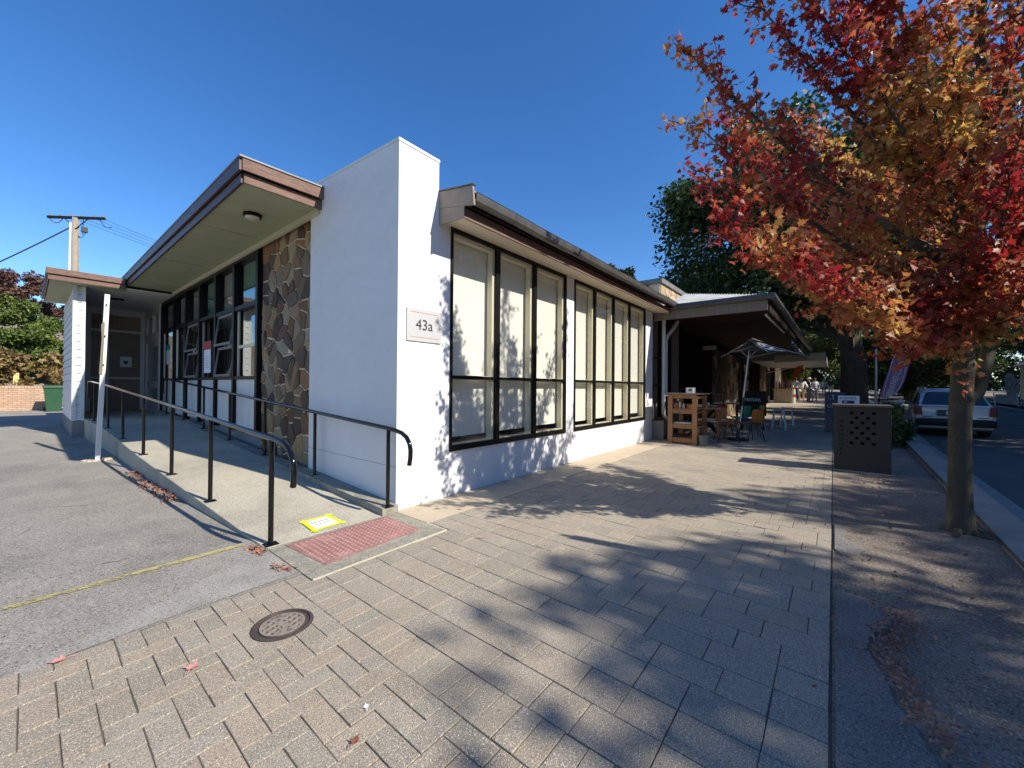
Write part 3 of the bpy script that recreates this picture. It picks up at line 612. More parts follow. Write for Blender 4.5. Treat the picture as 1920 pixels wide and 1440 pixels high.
for z0_, z1_ in ((.485, 1.595), (1.665, 3.215), (3.305, 3.795)): obj('glass_panel', MB().box((-1.355, 15.44, z0_), (-.145, 15.46, z1_)), BRONZE, parent=B)
obj('glazing_bar', MB().box((-.98, 15.42, .485), (-.93, 15.439, 3.215)), WPAINT, parent=B)
AED = empty('door_sign', (-.5, 15.4, 2.2), label='small white sign with a green heart mark on the brown glass entrance', cat='sign')
obj('plate', MB().box((-.66, 15.405, 2.02), (-.36, 15.41, 2.38)), PAPER, parent=AED)
mb = MB(); hp = [(-.51, 2.10), (-.57, 2.17), (-.58, 2.22), (-.545, 2.25), (-.51, 2.235), (-.475, 2.25), (-.44, 2.22), (-.45, 2.17)]; mb.prism([(x, 15.4045, z) for x, z in hp], (0, -.002, 0)); obj('heart_mark', mb, mat('dark_green_print', (.01, .10, .06), None, .5), parent=AED)
obj('rule_mark', MB().box((-.62, 15.402, 2.29), (-.40, 15.4045, 2.305)), AED.children[1].data.materials[0], parent=AED)
obj('porch_ceiling', MB().box((-2.36, 11.05, 4.025), (-.0, 15.6, 4.05)), WPAINT, parent=B)
CL = obj('porch_light', MB().box((-1.15, 12.9, 3.975), (-.85, 13.0, 4.02)), BLACK); tag(CL, 'black strip light on the ceiling of the entrance porch', 'light fitting')
# weatherboard end wall of the porch
obj('wing_core', MB().box((-1.93, 11.53, .46), (-1.77, 15.9, 4.02)), PLINTH, parent=B)
obj('plinth_wall', MB().box((-1.955, 11.51, -.2), (-1.74, 16.0, .445)), PLINTH, parent=B)
nb = 17; bh = (4.0 - .46) / nb
for k in range(nb):
    z = .46 + k * bh
    mb = MB(); mb.loft([[(-1.93, yy, z + .005), (-1.962, yy, z + .005), (-1.936, yy, z + bh - .006), (-1.93, yy, z + bh - .006)] for yy in (11.60, 15.9)]); obj('weatherboard', mb, BOARDW, parent=B)
    mb = MB(); mb.loft([[(xx, 11.53, z + .005), (xx, 11.497, z + .005), (xx, 11.524, z + bh - .006), (xx, 11.53, z + bh - .006)] for xx in (-1.885, -1.80)]); obj('weatherboard', mb, BOARDW, parent=B)
obj('corner_board', MB().box((-1.965, 11.49, .455), (-1.885, 11.53, 4.02)).box((-1.965, 11.53, .455), (-1.93, 11.60, 4.02)), WPAINT, parent=B)
obj('corner_board', MB().box((-1.80, 11.495, .455), (-1.735, 11.53, 4.02)), WPAINT, parent=B)
PD = 15.2
obj('porch_soffit', MB().box((-2.37, 11.03, 4.005), (-.99, 11.49, 4.024)).box((-2.37, 11.49, 4.005), (-1.967, PD, 4.024)), SOFFIT, parent=B)
obj('lower_fascia', MB().box((-2.385, 10.995, 4.0), (-1.03, 11.025, 4.125)), BROWNW, parent=B); obj('lower_fascia', MB().box((-2.40, 10.995, 4.0), (-2.386, PD, 4.125)), BROWNW, parent=B)
obj('upper_fascia', MB().box((-2.42, 10.95, 4.135), (-1.05, 10.98, 4.275)), BROWNW, parent=B); obj('upper_fascia', MB().box((-2.435, 10.95, 4.135), (-2.42, PD, 4.275)), BROWN, parent=B)
obj('roof', MB().box((-2.43, 10.98, 4.13), (-1.06, PD + .5, 4.285)), ROOFM, parent=B)

# number sign
S = empty('number_sign', (.12, -.02, 1.98), label='brushed metal plate reading 43a on the white front wall', cat='sign')
obj('plate', MB().box((.12, -.016, 1.985), (.645, -.004, 2.385)), SILVER, parent=S, bevel=.002)
obj('rule_mark', MB().box((.165, -.018, 2.335), (.60, -.0165, 2.341)).box((.165, -.018, 2.035), (.60, -.0165, 2.041)), REDINK, parent=S)
text('43a', .185, mat('dark_lettering', (.035, .035, .03), None, .4), S, FACE_FRONT((.375, -.018, 2.185)))

# ------------------------------------------------------------------ ramp and rails
prof = [(-.04, .003, -1.36), (.05, .008, -1.365), (1.66, .096, -1.43), (3.2, .19, -1.50), (4.94, .27, -1.55), (7.0, .35, -1.57), (8.7, .44, -1.62), (10.3, .51, -1.72), (11.48, .50, -1.735), (15.4, .50, -1.735)]
mb = MB(); mb.loft([[(xo, y, -.3), (-.02, y, -.3), (-.02, y, z), (xo, y, z)] for y, z, xo in prof]); RAMP = obj('ramp', mb, RAMPC, kind='structure', bevel=.008)
mb = MB(); mb.loft([[(-.21, y, 0), (-.001, y, 0), (-.001, y, z), (-.21, y, z)] for y, z in ((-.055, .083), (1.77, .178), (3.64, .24), (5.5, .32), (9.1, .50), (12.8, .60))]); obj('ramp_kerb', mb, OLDC, kind='structure', bevel=.006)
mb = MB(); mb.box((-1.352, -.915, -.06), (-.03, -.045, .003)); TP = obj('threshold_slab', mb, OLDC, kind='structure')
mb = MB()
mb.beam((-1.35, -.925, .001), (-.03, -.845 - .06, .001), .02, .008); mb.beam((-.028, -.905, .001), (-.028, -.60, .001), .016, .008); obj('painted_edge', mb, CRL, kind='structure')
T_ = empty('tactile_mat', (-.70, -.43, .003), label='worn red rubber tactile mat at the foot of the ramp', cat='tactile mat')
tx0, tx1, ty0, ty1 = -1.205, -.195, -.765, -.075
mb = MB(); mb.add([(tx0 + .03, ty0, .0035), (tx1, ty0 + .06, .0035), (tx1 - .0, ty1 - .02, .0035), (tx0 - .02, ty1 - .02, .0035), (tx0 + .03, ty0, .007), (tx1, ty0 + .06, .007), (tx1, ty1 - .02, .007), (tx0 - .02, ty1 - .02, .007)], [(4, 5, 6, 7), (0, 1, 5, 4), (1, 2, 6, 5), (2, 3, 7, 6), (3, 0, 4, 7)])
obj('mat_base', mb, MAT_RED, parent=T_)
mb = MB()
for i in range(20):
    for j in range(12):
        cx, cy = tx0 + .045 + i * .0485, ty0 + .09 + j * .0475 + (.0)
        mb.lathe((cx, cy, .0065), [(.0155, 0), (.012, .0045), (.0001, .0048)], 8)
obj('stud_field', mb, mat('worn_stud_rubber', (.47, .25, .22), (.38, .17, .15), .7, 25, stain=.15), parent=T_, kind='stuff')
NT = empty('taped_notice', (-.76, .2, .02), label='white paper notice held down with neon yellow tape on the ramp', cat='notice')
q = [(-.90, .055), (-.615, .08), (-.63, .345), (-.885, .325)]
Nz = lambda x, y, d=0: .008 + .0535 * max(0, y - .05) + .004 + d
mb = MB(); mb.add([(x, y, Nz(x, y)) for x, y in q], [(0, 1, 2, 3)]); obj('sheet', mb, PAPER, parent=NT)
def strip(a, b, wd, d=.001):
    a = Vector((a[0], a[1], 0)); b = Vector((b[0], b[1], 0)); s_ = (b - a).normalized().cross(Vector((0, 0, 1))) * wd / 2
    vs = [a - s_, b - s_, b + s_, a + s_]; return [(v.x, v.y, Nz(v.x, v.y, d)) for v in vs]
for kk, (a, b) in enumerate([((-.94, .045), (-.575, .075)), ((-.605, .03), (-.63, .385)), ((-.57, .35), (-.92, .33)), ((-.885, .37), (-.905, -.005))]):
    obj('tape_strip', MB().add(strip(a, b, .042, .0012 + kk * .0012), [(0, 1, 2, 3)]), TAPE, parent=NT)
mb = MB(); nr = random.Random(2)
for row, (xa, xb) in enumerate(((-.85, -.66), (-.82, -.69))):
    x = xa
    while x < xb:
        l_ = nr.uniform(.008, .02); yy = .235 - row * .06 + (x + .75) * .07; mb.add([(x, yy, Nz(x, yy, .0008)), (x + l_, yy, Nz(x, yy, .0008)), (x + l_, yy + .026, Nz(x, yy + .026, .0008)), (x, yy + .026, Nz(x, yy + .026, .0008))], [(0, 1, 2, 3)]); x += l_ + nr.choice([.005, .006, .018])
obj('faded_print', mb, mat('faded_ink', (.25, .28, .36), None, .7), parent=NT)

def rail(name, pts, posts, label, r=.0245):
    # posts: (x, y, zbase, ztop)
    H = empty(name, (posts[0][0], posts[0][1], posts[0][2]), label=label, cat='handrail', group='black tubular handrails of the ramp')
    obj('rail', MB().tube(pts, r, 14), RAILB, parent=H, smooth='auto')
    for x, y, z0_, z1_ in posts:
        P_ = obj('post', MB().tube([(x, y, z0_ + .008), (x, y, z1_)], .0225, 12), RAILB, parent=H, smooth='auto')
        obj('base_plate', MB().box((x - .055, y - .045, z0_), (x + .055, y + .045, z0_ + .009)), RAILB, parent=P_)
    return H


outp = [(-1.30, .02, .004), (-1.355, 1.66, .094), (-1.425, 3.2, .188), (-1.475, 4.94, .268), (-1.495, 7.0, .348), (-1.545, 8.7, .438), (-1.64, 10.3, .508)]
tops = [.962, 1.05, 1.14, 1.225, 1.305, 1.39, 1.47]
pts = [(-1.30, -.44, .60), (-1.30, -.452, .66), (-1.30, -.455, .72), (-1.30, -.44, .79), (-1.30, -.41, .85), (-1.30, -.35, .905), (-1.30, -.27, .938), (-1.30, -.17, .950)] + [(p[0], p[1], t) for p, t in zip(outp, tops)] + [(-1.68, 11.0, 1.50), (-1.685, 11.12, 1.48), (-1.685, 11.16, 1.40), (-1.685, 11.15, 1.05)]
rail('handrail', pts, [(*p, t - .01) for p, t in zip(outp, tops)], 'black tubular handrail along the outer edge of the ramp')
zk = lambda y: .083 + (.178 - .083) / 1.8 * y if y < 1.77 else .178 + (y - 1.77) * .0335 if y < 3.64 else .24 + (y - 3.64) * .0475
zt2 = lambda y: .965 + .0555 * y
ip = [-.02, 1.78, 3.64, 5.5, 7.35, 9.2]
pts = [(-.12, -.41, .60), (-.12, -.428, .68), (-.12, -.43, .76), (-.12, -.41, .83), (-.12, -.36, .89), (-.12, -.28, .93), (-.12, -.18, .948)] + [(-.12, y, zt2(y)) for y in ip] + [(-.12, 11.3, zt2(11.3)), (-.12, 11.6, zt2(11.5)), (-.12, 11.66, 1.5), (-.12, 11.66, 1.15)]
rail('handrail', pts, [(-.12, y, zk(y) + .0, zt2(y) - .01) for y in ip] + [(-.12, 11.2, .56, zt2(11.2) - .01)], 'black tubular handrail against the building wall beside the ramp')

# leaning sign post with no sign
PO = empty('bare_signpost', (-1.845, 6.87, 0), label='leaning bare white square post beside the ramp with its sign missing', cat='post')
obj('shaft', MB().beam((-1.845, 6.87, -.02), (-1.745, 6.9, 3.15), .072, .072, up=(0, 1, 0)), WPAINT, parent=PO, bevel=.004)
mb = MB(); mb.prism([(-1.80, 6.84, 1.6), (-1.845, 6.84, 1.62), (-1.815, 6.84, 2.3), (-1.825, 6.84, 2.55), (-1.80, 6.84, 2.62), (-1.775, 6.84, 2.6)], (0, .02, 0)); obj('torn_strip', mb, WOODG, parent=PO)
mb = MB()
for z in (2.95, 2.35, 1.8): mb.tube([(-1.755 - .03 * (3 - z) / 1.2, 6.82, z), (-1.755 - .03 * (3 - z) / 1.2, 6.86, z)], .012, 8)
obj('bolt_holes', mb, DSTEEL, parent=PO)
mb = MB()
for k in range(14):
    a = k / 14 * 6.28; mb.lathe((-1.86 + .16 * math.cos(a), 6.84 + .13 * math.sin(a), -.02), [(.06, 0), (.05, .035), (.01, .045)], 6)
tag(obj('rubble_mound', mb, CONC), kind='stuff')

# manhole cover
MHc = empty('manhole_cover', (MHX, MHY, 0), label='round cast iron drain cover with square grate holes in the brick crossing', cat='manhole cover')
mb = MB(); mb.lathe((MHX, MHY, 0), [(.165, -.03), (.165, .003), (.150, .006), (.148, -.004), (.124, -.004), (.122, .003)], 48); mb.f = mb.f[:-1]; obj('frame', mb, IRONF, parent=MHc, smooth='auto')
mb = MB(); mb.lathe((MHX, MHY, 0), [(.16, -.05), (.16, -.012), (.0, -.012)], 40); obj('bed', MB().lathe((MHX, MHY, 0), [(.118, -.03), (.118, -.012), (.0001, -.0115)], 32), BLACKHOLE, parent=MHc)
# grate plate: grid of bars inside a disc
mb = MB(); bars = []
pitch = .0395
for k in range(-3, 4):
    d = k * pitch; h_ = math.sqrt(max(0, .112 ** 2 - d * d))
    if h_ > .02:
        mb.box((MHX - h_, MHY + d - .006, -.010), (MHX + h_, MHY + d + .006, .003)); mb.box((MHX + d - .006, MHY - h_, -.010), (MHX + d + .006, MHY + h_, .0026))
mb.box((MHX - .022, MHY - .024, -.01), (MHX + .02, MHY + .022, .0032))
gr = obj('grate', mb, IRON, parent=MHc)
gr.matrix_basis = Matrix.Translation((MHX, MHY, 0)) @ Matrix.Rotation(R(22), 4, 'Z') @ Matrix.Translation((-MHX, -MHY, 0))
mb = MB(); mb.lathe((MHX, MHY, 0), [(.108, -.01), (.108, .0036), (.121, .0036), (.121, -.01)], 48); mb.f = mb.f[:-2]; obj('rim', mb, IRON, parent=MHc)
mb = MB(); 
for a0, a1 in ((62, 118), (242, 292)):
    A = [R(a0 + (a1 - a0) * k / 8) for k in range(9)]; ro, ri = .118, .070
    mb.prism([(MHX + ro * math.cos(a), MHY + ro * math.sin(a), .002) for a in A] + [(MHX + ri * math.cos(a), MHY + ri * math.sin(a), .002) for a in reversed(A)], (0, 0, .0022))
obj('letter_plate', mb, IRON, parent=MHc)
text('IVES', .034, IRONF, MHc, frame_m((MHX + .0, MHY + .094, .0045), (1, 0, 0), (0, 1, 0)), ext=.001); text('G', .036, IRONF, MHc, frame_m((MHX + .0, MHY - .094, .0045), (1, 0, 0), (0, 1, 0)), ext=.001)

# ------------------------------------------------------------------ stone cafe with verandah
K = empty('cafe_building', (8.4, 0, 0), label='dark stone cafe with a corrugated verandah over the footpath', cat='building')
WALLK = obj('side_wall', MB().box((8.33, .35, -.05), (9.35, 3, 4.2)), MORTAR, parent=K)
stone_wall(WALLK, 8.50, .3, 8.98, 3.5, 34, lambda u, v, d: (u, .35 - d, v), 9, depth=.05)
fr = MB().box((8.40, .20, .0), (8.50, .34, 3.6)).box((8.86, .20, .0), (9.0, .34, 3.6)).box((9.2, .2, 0), (9.34, .34, 3.6))
for z in (.55, 1.45, 2.45, 3.3): fr.box((8.505, .21, z), (8.855, .33, z + .12))
obj('timber_frame', fr, WOODG, parent=K)
# parapet behind the first roof
PW = obj('parapet', MB().box((8.95, .02, 3.7), (12.6, .3, 4.50)).box((8.95, .30, 3.7), (9.2, 6, 4.50)), MORTAR, parent=K)
stone_wall(PW, 8.97, 3.8, 12.4, 4.48, 40, lambda u, v, d: (u, .018 - d, v), 12, mt=mat('pale_sandstone', (.42, .33, .22), (.34, .25, .15), .85, 7, .6, 30, hue=[(.45, .36, .24), (.36, .24, .14), (.5, .42, .3), (.3, .2, .12)], var=.1), depth=.03)
obj('parapet_cap', MB().box((8.88, -.06, 4.505), (12.7, .36, 4.64)).box((8.88, .36, 4.505), (9.28, 6, 4.64)), GUTTER if 0 else ROOFM, parent=K)
obj('side_fascia', MB().box((8.90, .36, 4.2), (8.94, 6, 4.50)), BROWN, parent=K)
# shop front in deep shade
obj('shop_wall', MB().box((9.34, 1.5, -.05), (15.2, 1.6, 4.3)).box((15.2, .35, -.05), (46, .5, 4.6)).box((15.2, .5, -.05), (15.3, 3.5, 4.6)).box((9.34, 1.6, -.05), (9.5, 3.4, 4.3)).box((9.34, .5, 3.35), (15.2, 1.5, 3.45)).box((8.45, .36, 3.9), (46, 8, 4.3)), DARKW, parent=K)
obj('shop_plinth', MB().box((9.34, .4, -.05), (15.2, 1.5, .02)), PLINTH, parent=K)
pier_sp = [(15.3, 20.5, 60, 3.1), (29.0, 31.2, 18, 3.3), (38.0, 45.8, 40, 3.6)]
for pi, (a, b, n_, h_) in enumerate(pier_sp):
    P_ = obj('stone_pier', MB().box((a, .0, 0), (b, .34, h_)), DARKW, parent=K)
    stone_wall(P_, a, zg(a) - .1, b, h_, n_, lambda u, v, d: (u, -.0 - d, v), 30 + pi, depth=.06, g=.015)
for a, b in ((20.9, 23.4), (24.6, 28.2), (32, 37.4)):
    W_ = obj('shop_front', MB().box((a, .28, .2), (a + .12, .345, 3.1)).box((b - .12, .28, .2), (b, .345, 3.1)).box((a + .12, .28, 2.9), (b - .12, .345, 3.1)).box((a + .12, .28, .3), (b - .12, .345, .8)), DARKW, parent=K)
    obj('pane', MB().box((a + .12, .31, .8), (b - .12, .32, 2.9)), GLASSL, parent=W_)
obj('timber_post', MB().box((10.35, -.06, 0), (10.55, .12, 3.5)), WOODG, parent=K, bevel=.006)
obj('timber_post', MB().box((9.45, .1, 0), (9.95, .2, 3.5)), DARKW, parent=K)
# downpipes
DP = empty('downpipe', (9.02, -.08, 0), label='white downpipes with a swan neck bend beside the timber shelf', cat='downpipe')
obj('pipe', MB().tube([(8.95, -.1, 3.52), (8.95, -.1, .72), (8.96, -.12, .62), (9.12, -.2, .52), (9.14, -.22, .42), (9.14, -.22, .0)], .055, 12), PVC, parent=DP, smooth='auto')
obj('pipe', MB().tube([(9.72, -.25, 3.45), (9.55, -.2, 3.25), (9.25, -.1, 2.95), (9.2, -.08, 2.8), (9.2, -.08, 1.2)], .055, 12), PVC, parent=DP, smooth='auto')
obj('bracket', MB().box((8.9, -.03, 2.3), (9.3, .2, 2.33)).box((8.9, -.03, 1.5), (9.3, .2, 1.53)), DSTEEL, parent=DP)
# verandah
V = empty('verandah', (8.45, -2.76, 3.5), label='corrugated iron verandah with dark timber ceiling over the cafe tables', cat='verandah')
vy = lambda x: -2.76 - .011 * (x - 8.45)
def ripple(pts_a, pts_b, n, amp, nrm=(0, 0, 1)):   # corrugated sheet between two polylines
    mb = MB(); rows = []
    for i in range(n + 1):
        t = i / n; a = amp * (1 if i % 2 else -1)
        for k in range(len(pts_a)):
            p = Vector(pts_a[k]).lerp(Vector(pts_b[k]), t); mb.v.append((p.x, p.y, p.z + a))
    kk = len(pts_a)
    for i in range(n):
        for k in range(kk - 1): mb.f.append((i * kk + k, i * kk + k + 1, (i + 1) * kk + k + 1, (i + 1) * kk + k))
    return mb
# hip end facing the office: corrugations run up the slope
mb = MB(); n = 64; kk = 6
for i in range(n + 1):
    t = i / n; y = .0 + (-2.80) * t; a = .014 * (1 if i % 2 else -1); L_ = (1 - t) * 2.9 + .05
    for k in range(kk):
        s_ = k / (kk - 1); x = 8.38 + L_ * s_; z = 3.665 + .285 * (L_ * s_) + .10 * (s_ ** 2) * (1 - t) * 1.2 + a; mb.v.append((x, y, z))
for i in range(n):
    for k in range(kk - 1): mb.f.append((i * kk + k, i * kk + k + 1, (i + 1) * kk + k + 1, (i + 1) * kk + k))
obj('corrugated_sheet', mb, GALV, parent=V)
mb = MB(); mb.loft([[(x, vy(x), z) , (x + (2.9 if x < 10 else 0), .0, z + .86), (x + (2.9 if x < 10 else 0), .0, z + .84), (x, vy(x), z - .02)] for x, z in ((8.45, 3.66), (24.85, 3.60))]); obj('roof_sheet', mb, GALV, parent=V)
gprof = [(0, .10), (-.10, .10), (-.115, .0), (-.08, -.035), (0, -.035)]
obj('end_gutter', MB().loft([[(8.40 + a, y, 3.60 + b) for a, b in gprof] for y in (-.30, -2.80)]), GUTTER, parent=V)
obj('street_gutter', MB().loft([[(x, vy(x) + a, z + b) for a, b in gprof] for x, z in ((8.30, 3.60), (24.9, 3.555))]), GUTTER, parent=V)
obj('end_fascia', MB().box((8.42, -2.70, 3.32), (8.47, .0, 3.565)), WOODG, parent=V)
obj('street_fascia', MB().beam((8.6, vy(8.6) + .06, 3.44), (24.85, vy(24.85) + .06, 3.40), .04, .26), DARKW, parent=V)
obj('painted_lit_strip', MB().beam((9.0, -2.60, 3.30), (13.2, -2.65, 3.30), .05, .035), WPAINT, parent=V)  # white paint stands in for a lit strip under the verandah edge
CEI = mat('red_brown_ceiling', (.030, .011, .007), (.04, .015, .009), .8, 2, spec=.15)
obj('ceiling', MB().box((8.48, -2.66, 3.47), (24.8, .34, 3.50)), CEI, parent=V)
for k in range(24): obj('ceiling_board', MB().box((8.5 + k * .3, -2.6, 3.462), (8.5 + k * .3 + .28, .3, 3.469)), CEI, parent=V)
obj('valance', MB().box((14.5, -2.74, 3.02), (24.6, -2.72, 3.30)), BLACK, parent=V)
mb = MB()
for k in range(18): mb.lathe((15 + k * .53, -2.745, 3.1 + .05 * (k % 2)), [(.001, 0), (.035, .0), (.035, .04), (.001, .04)], 6)
obj('valance_dots', mb, WPAINT, parent=V)
obj('bracket_sign', MB().box((13.2, -.6, 2.85), (13.24, -.15, 3.0)), mat('dim_sign_print', (.35, .33, .3), None, .7), parent=V)
AW = empty('far_awning', (25.3, -1.5, 3.0), label='cream boarded awning end beyond the cafe verandah', cat='awning')
for k in range(4): obj('board', MB().add([(25.5, -1.2, 2.98 + k * .105), (25.5, -3.58, 3.06 + k * .105), (25.5, -3.58, 3.155 + k * .105), (25.5, -1.2, 3.075 + k * .105), (25.56, -1.2, 2.98 + k * .105), (25.56, -3.58, 3.06 + k * .105), (25.56, -3.58, 3.155 + k * .105), (25.56, -1.2, 3.075 + k * .105)], [(0, 3, 2, 1), (4, 5, 6, 7), (0, 1, 5, 4), (1, 2, 6, 5), (2, 3, 7, 6), (3, 0, 4, 7)]), mat('cream_board', (.55, .52, .40), None, .6) if k == 0 else bpy.data.materials['cream_board'], parent=AW)
obj('awning_roof', MB().box((25.57, -3.6, 3.1), (36, 0, 3.5)), ROOFM, parent=AW)
obj('awning_edge', MB().box((25.48, -3.63, 2.98), (25.58, -3.585, 3.62)), BROWN, parent=AW)

# plants in the dark recess
def leaf_blades(c, n, l, rg, mtl, parent=None, name='blades', spread=1.0, wdt=.03):
    mb = MB()
    for _ in range(n):
        a = rg.uniform(0, 6.28); el = rg.uniform(.5, 1.3); d = Vector((math.cos(a) * spread, math.sin(a) * spread, el)).normalized(); L_ = l * rg.uniform(.6, 1.1); sd = d.cross(Vector((0, 0, 1))).normalized() * wdt * rg.uniform(.6, 1.2)
        p = Vector(c); pts = []
        for k in range(5):
            t = k / 4; q = p + d * L_ * t + Vector((0, 0, -1)) * L_ * .55 * t * t; pts += [q - sd * (1 - t * .9), q + sd * (1 - t * .9)]
        mb.add(pts, [(2 * k, 2 * k + 1, 2 * k + 3, 2 * k + 2) for k in range(4)])
    return obj(name, mb, mtl, parent=parent)
rg = random.Random(8)
for (x, y, z, l, n_, lab) in ((11.0, .7, 1.7, 1.0, 60, 'tall arching cordyline growing in the dark cafe recess'), (10.9, .9, .9, .8, 70, 'bushy strap leaf plant low in the dark cafe recess'), (12.6, .6, .6, .7, 50, 'low green plant near the stone pier of the cafe')):
    P_ = empty('recess_plant', (x, y, 0), label=lab, cat='plant')
    obj('stem', MB().tube([(x, y, 0), (x + .03, y, z * .6), (x, y, z)], .04, 8), DBARK, parent=P_)
    leaf_blades((x, y, z), n_, l, rg, CAFEG, P_, 'foliage')
P_ = empty('planter_pot', (8.70, -.02, 0), label='square concrete planter with a dried up plant at the wall end', cat='planter')
obj('pot', MB().box((8.42, -.28, 0), (8.86, .18, .52)), PLINTH, parent=P_, bevel=.01)
leaf_blades((8.64, -.05, .5), 46, .42, rg, DRYL, P_, 'dry_foliage', wdt=.018)

# timber shelf
SH = empty('timber_shelf', (7.95, -.9, 0), label='brown timber display shelf with pot plants beside the downpipe', cat='shelf')
y0_, y1_, x0_, x1_ = -1.26, -.54, 7.95, 9.0
for x in (x0_, x1_ - .09):
    for y in (y0_, y1_ - .12): obj('leg', MB().box((x, y, 0), (x + .09, y + .12, 1.27)), WOOD, parent=SH, bevel=.004)
for z in (.07, .44, .83): 
    obj('shelf_board', MB().box((x0_ + .02, y0_ + .01, z + .06), (x1_ - .02, y1_ - .01, z + .085)), WOOD, parent=SH)
for z in (.03, .40, .78, 1.17):
    obj('front_rail', MB().box((x0_ + .01, y0_ + .121, z), (x0_ + .04, y1_ - .121, z + .105)), WOOD, parent=SH, bevel=.003)
    obj('side_rail', MB().box((x0_ + .091, y0_ + .01, z), (x1_ - .091, y0_ + .035, z + .06)), WOOD, parent=SH)
obj('top', MB().box((x0_ - .05, y0_ - .06, 1.275), (x1_ + .06, y1_ + .06, 1.305)), WOODG, parent=SH, bevel=.004)
BX = obj('menu_box', MB().box((8.1, -1.13, 1.305), (8.3, -.95, 1.45)), PAPER); tag(BX, 'small white menu box standing on top of the timber shelf', 'box')
obj('print_mark', MB().box((8.095, -1.09, 1.36), (8.0995, -1.02, 1.42)), INK, parent=BX)
for i, (x, y, h_) in enumerate(((8.1, -.72, .14), (8.12, -.80, .17), (8.1, -.9, .12), (8.2, -.66, .13))):
    tag(obj('jar', MB().lathe((x, y, .916), [(.03, 0), (.032, h_ * .7), (.02, h_ * .85), (.022, h_)], 12), mat('jar_%d' % i, [(.5, .22, .1), (.6, .58, .5), (.45, .4, .4), (.3, .08, .07)][i], None, .3), smooth='auto'), ['orange jar on the upper shelf of the timber stand', 'tall cream jar on the upper shelf of the timber stand', 'short grey jar beside the plant on the timber stand', 'dark red jar at the back of the timber stand shelf'][i], 'jar')
PP = empty('pot_plant', (8.15, -1.02, .916), label='pale green pot plant trailing over the upper shelf of the stand', cat='plant')
obj('pot', MB().lathe((8.15, -1.02, .916), [(.05, 0), (.065, .1), (.07, .1)], 14), mat('terracotta', (.4, .16, .08), None, .8), parent=PP); leaf_blades((8.15, -1.02, 1.0), 26, .22, rg, mat('pale_leaf', (.35, .42, .18), None, .5, transl=.2), PP, 'foliage', wdt=.016)
tag(obj('paper_stack', MB().box((8.02, -1.1, .5255), (8.3, -.7, .545)), PAPER), 'loose white papers lying on the middle shelf of the stand', 'papers')
tag(obj('bucket', MB().lathe((7.95, -1.42, 0), [(.095, 0), (.115, .24), (.13, .25), (.128, .265), (.105, .262), (.088, .02)], 24), mat('grey_green_plastic', (.09, .12, .125), None, .4), smooth='auto'), 'grey green plastic bucket on the paving in front of the shelf', 'bucket')

# chairs
def chair(c, leg_m, label, loc, face, s_=1.08):
    # seat faces +X locally
    H = empty('shell_chair', (loc[0], loc[1], zg(loc[0])), math.atan2(face[1], face[0]), label=label, cat='chair', group='moulded shell chairs at the cafe tables')
    mb = MB(); prof = [(.22, .435, .20), (.19, .455, .205), (.08, .44, .205), (-.06, .43, .20), (-.16, .44, .19), (-.205, .48, .175), (-.225, .56, .17), (-.24, .66, .185), (-.26, .76, .18), (-.27, .80, .14)]
    rows = []
    for t_ in (0, -.014):
        for x, z, w_ in prof:
            for k in range(7):
                u = -1 + k / 3; cz = .035 * u * u if z < .5 else 0; cx = .035 * u * u if z >= .5 else 0
                mb.v.append(((x + cx - (t_ if z >= .5 else 0) * 1) * s_, u * w_ * s_, (z + cz + (t_ if z < .5 else 0)) * s_))
    n = len(prof)
    for q_ in range(2):
        o = q_ * n * 7
        for i in range(n - 1):
            for k in range(6): f = (o + i * 7 + k, o + i * 7 + k + 1, o + (i + 1) * 7 + k + 1, o + (i + 1) * 7 + k); mb.f.append(f if q_ == 0 else f[::-1])
    sh = obj('seat_shell', mb, c, parent=H, local=True, smooth=True)
    for sx in (1, -1):
        for sy in (1, -1): obj('leg', MB().tube([(.05 * sx * s_, .12 * sy * s_, .43 * s_), (.15 * sx * s_, .16 * sy * s_, .42 * s_), (.24 * sx * s_, .20 * sy * s_, .0)], .011 * s_, 8), leg_m, parent=H, local=True)
    return H
orange = mat('brown_orange_plastic', (.42, .17, .05), None, .35); cst = lambda n, c: mat(n, c, None, .3)
chair(orange, DSTEEL, 'brown orange shell chair turned away from the camera beside the bucket', (9.15, -1.70), (.45, -.85))
chair(orange, DSTEEL, 'brown orange shell chair on the street side facing back to the table', (9.85, -2.16), (-.75, .65))
chair(cst('ochre_plastic', (.45, .19, .04)), STEEL, 'ochre shell chair directly behind the low wooden table', (10.6, -1.45), (-.55, -.8))
chair(cst('red_plastic', (.55, .015, .02)), STEEL, 'bright red shell chair at the second cafe table', (12.6, -.80), (.8, .6))
chair(cst('yellow_plastic', (.75, .62, .18)), STEEL, 'pale yellow shell chair between red chair and shelf', (11.9, -.25), (.9, -.3))
chair(cst('amber_plastic', (.55, .30, .07)), STEEL, 'amber shell chair between the yellow and red chairs', (11.8, -.6), (.9, .4))
chair(cst('blue_plastic', (.01, .07, .42)), DSTEEL, 'dark blue shell chair beside the umbrella pole', (11.2, -1.95), (-.3, .95))
chair(cst('lemon_plastic', (.78, .72, .25)), STEEL, 'lemon shell chair farthest out by the chalkboard', (12.9, -1.86), (-.5, .85))
chair(cst('teal_plastic', (.08, .5, .36)), STEEL, 'mint green shell chair between the blue and lemon ones', (12.2, -1.55), (-.6, .7))
chair(cst('plum_plastic', (.12, .015, .05)), DSTEEL, 'plum coloured shell chair tucked under the near trestle table', (10.9, -.45), (.7, -.6))
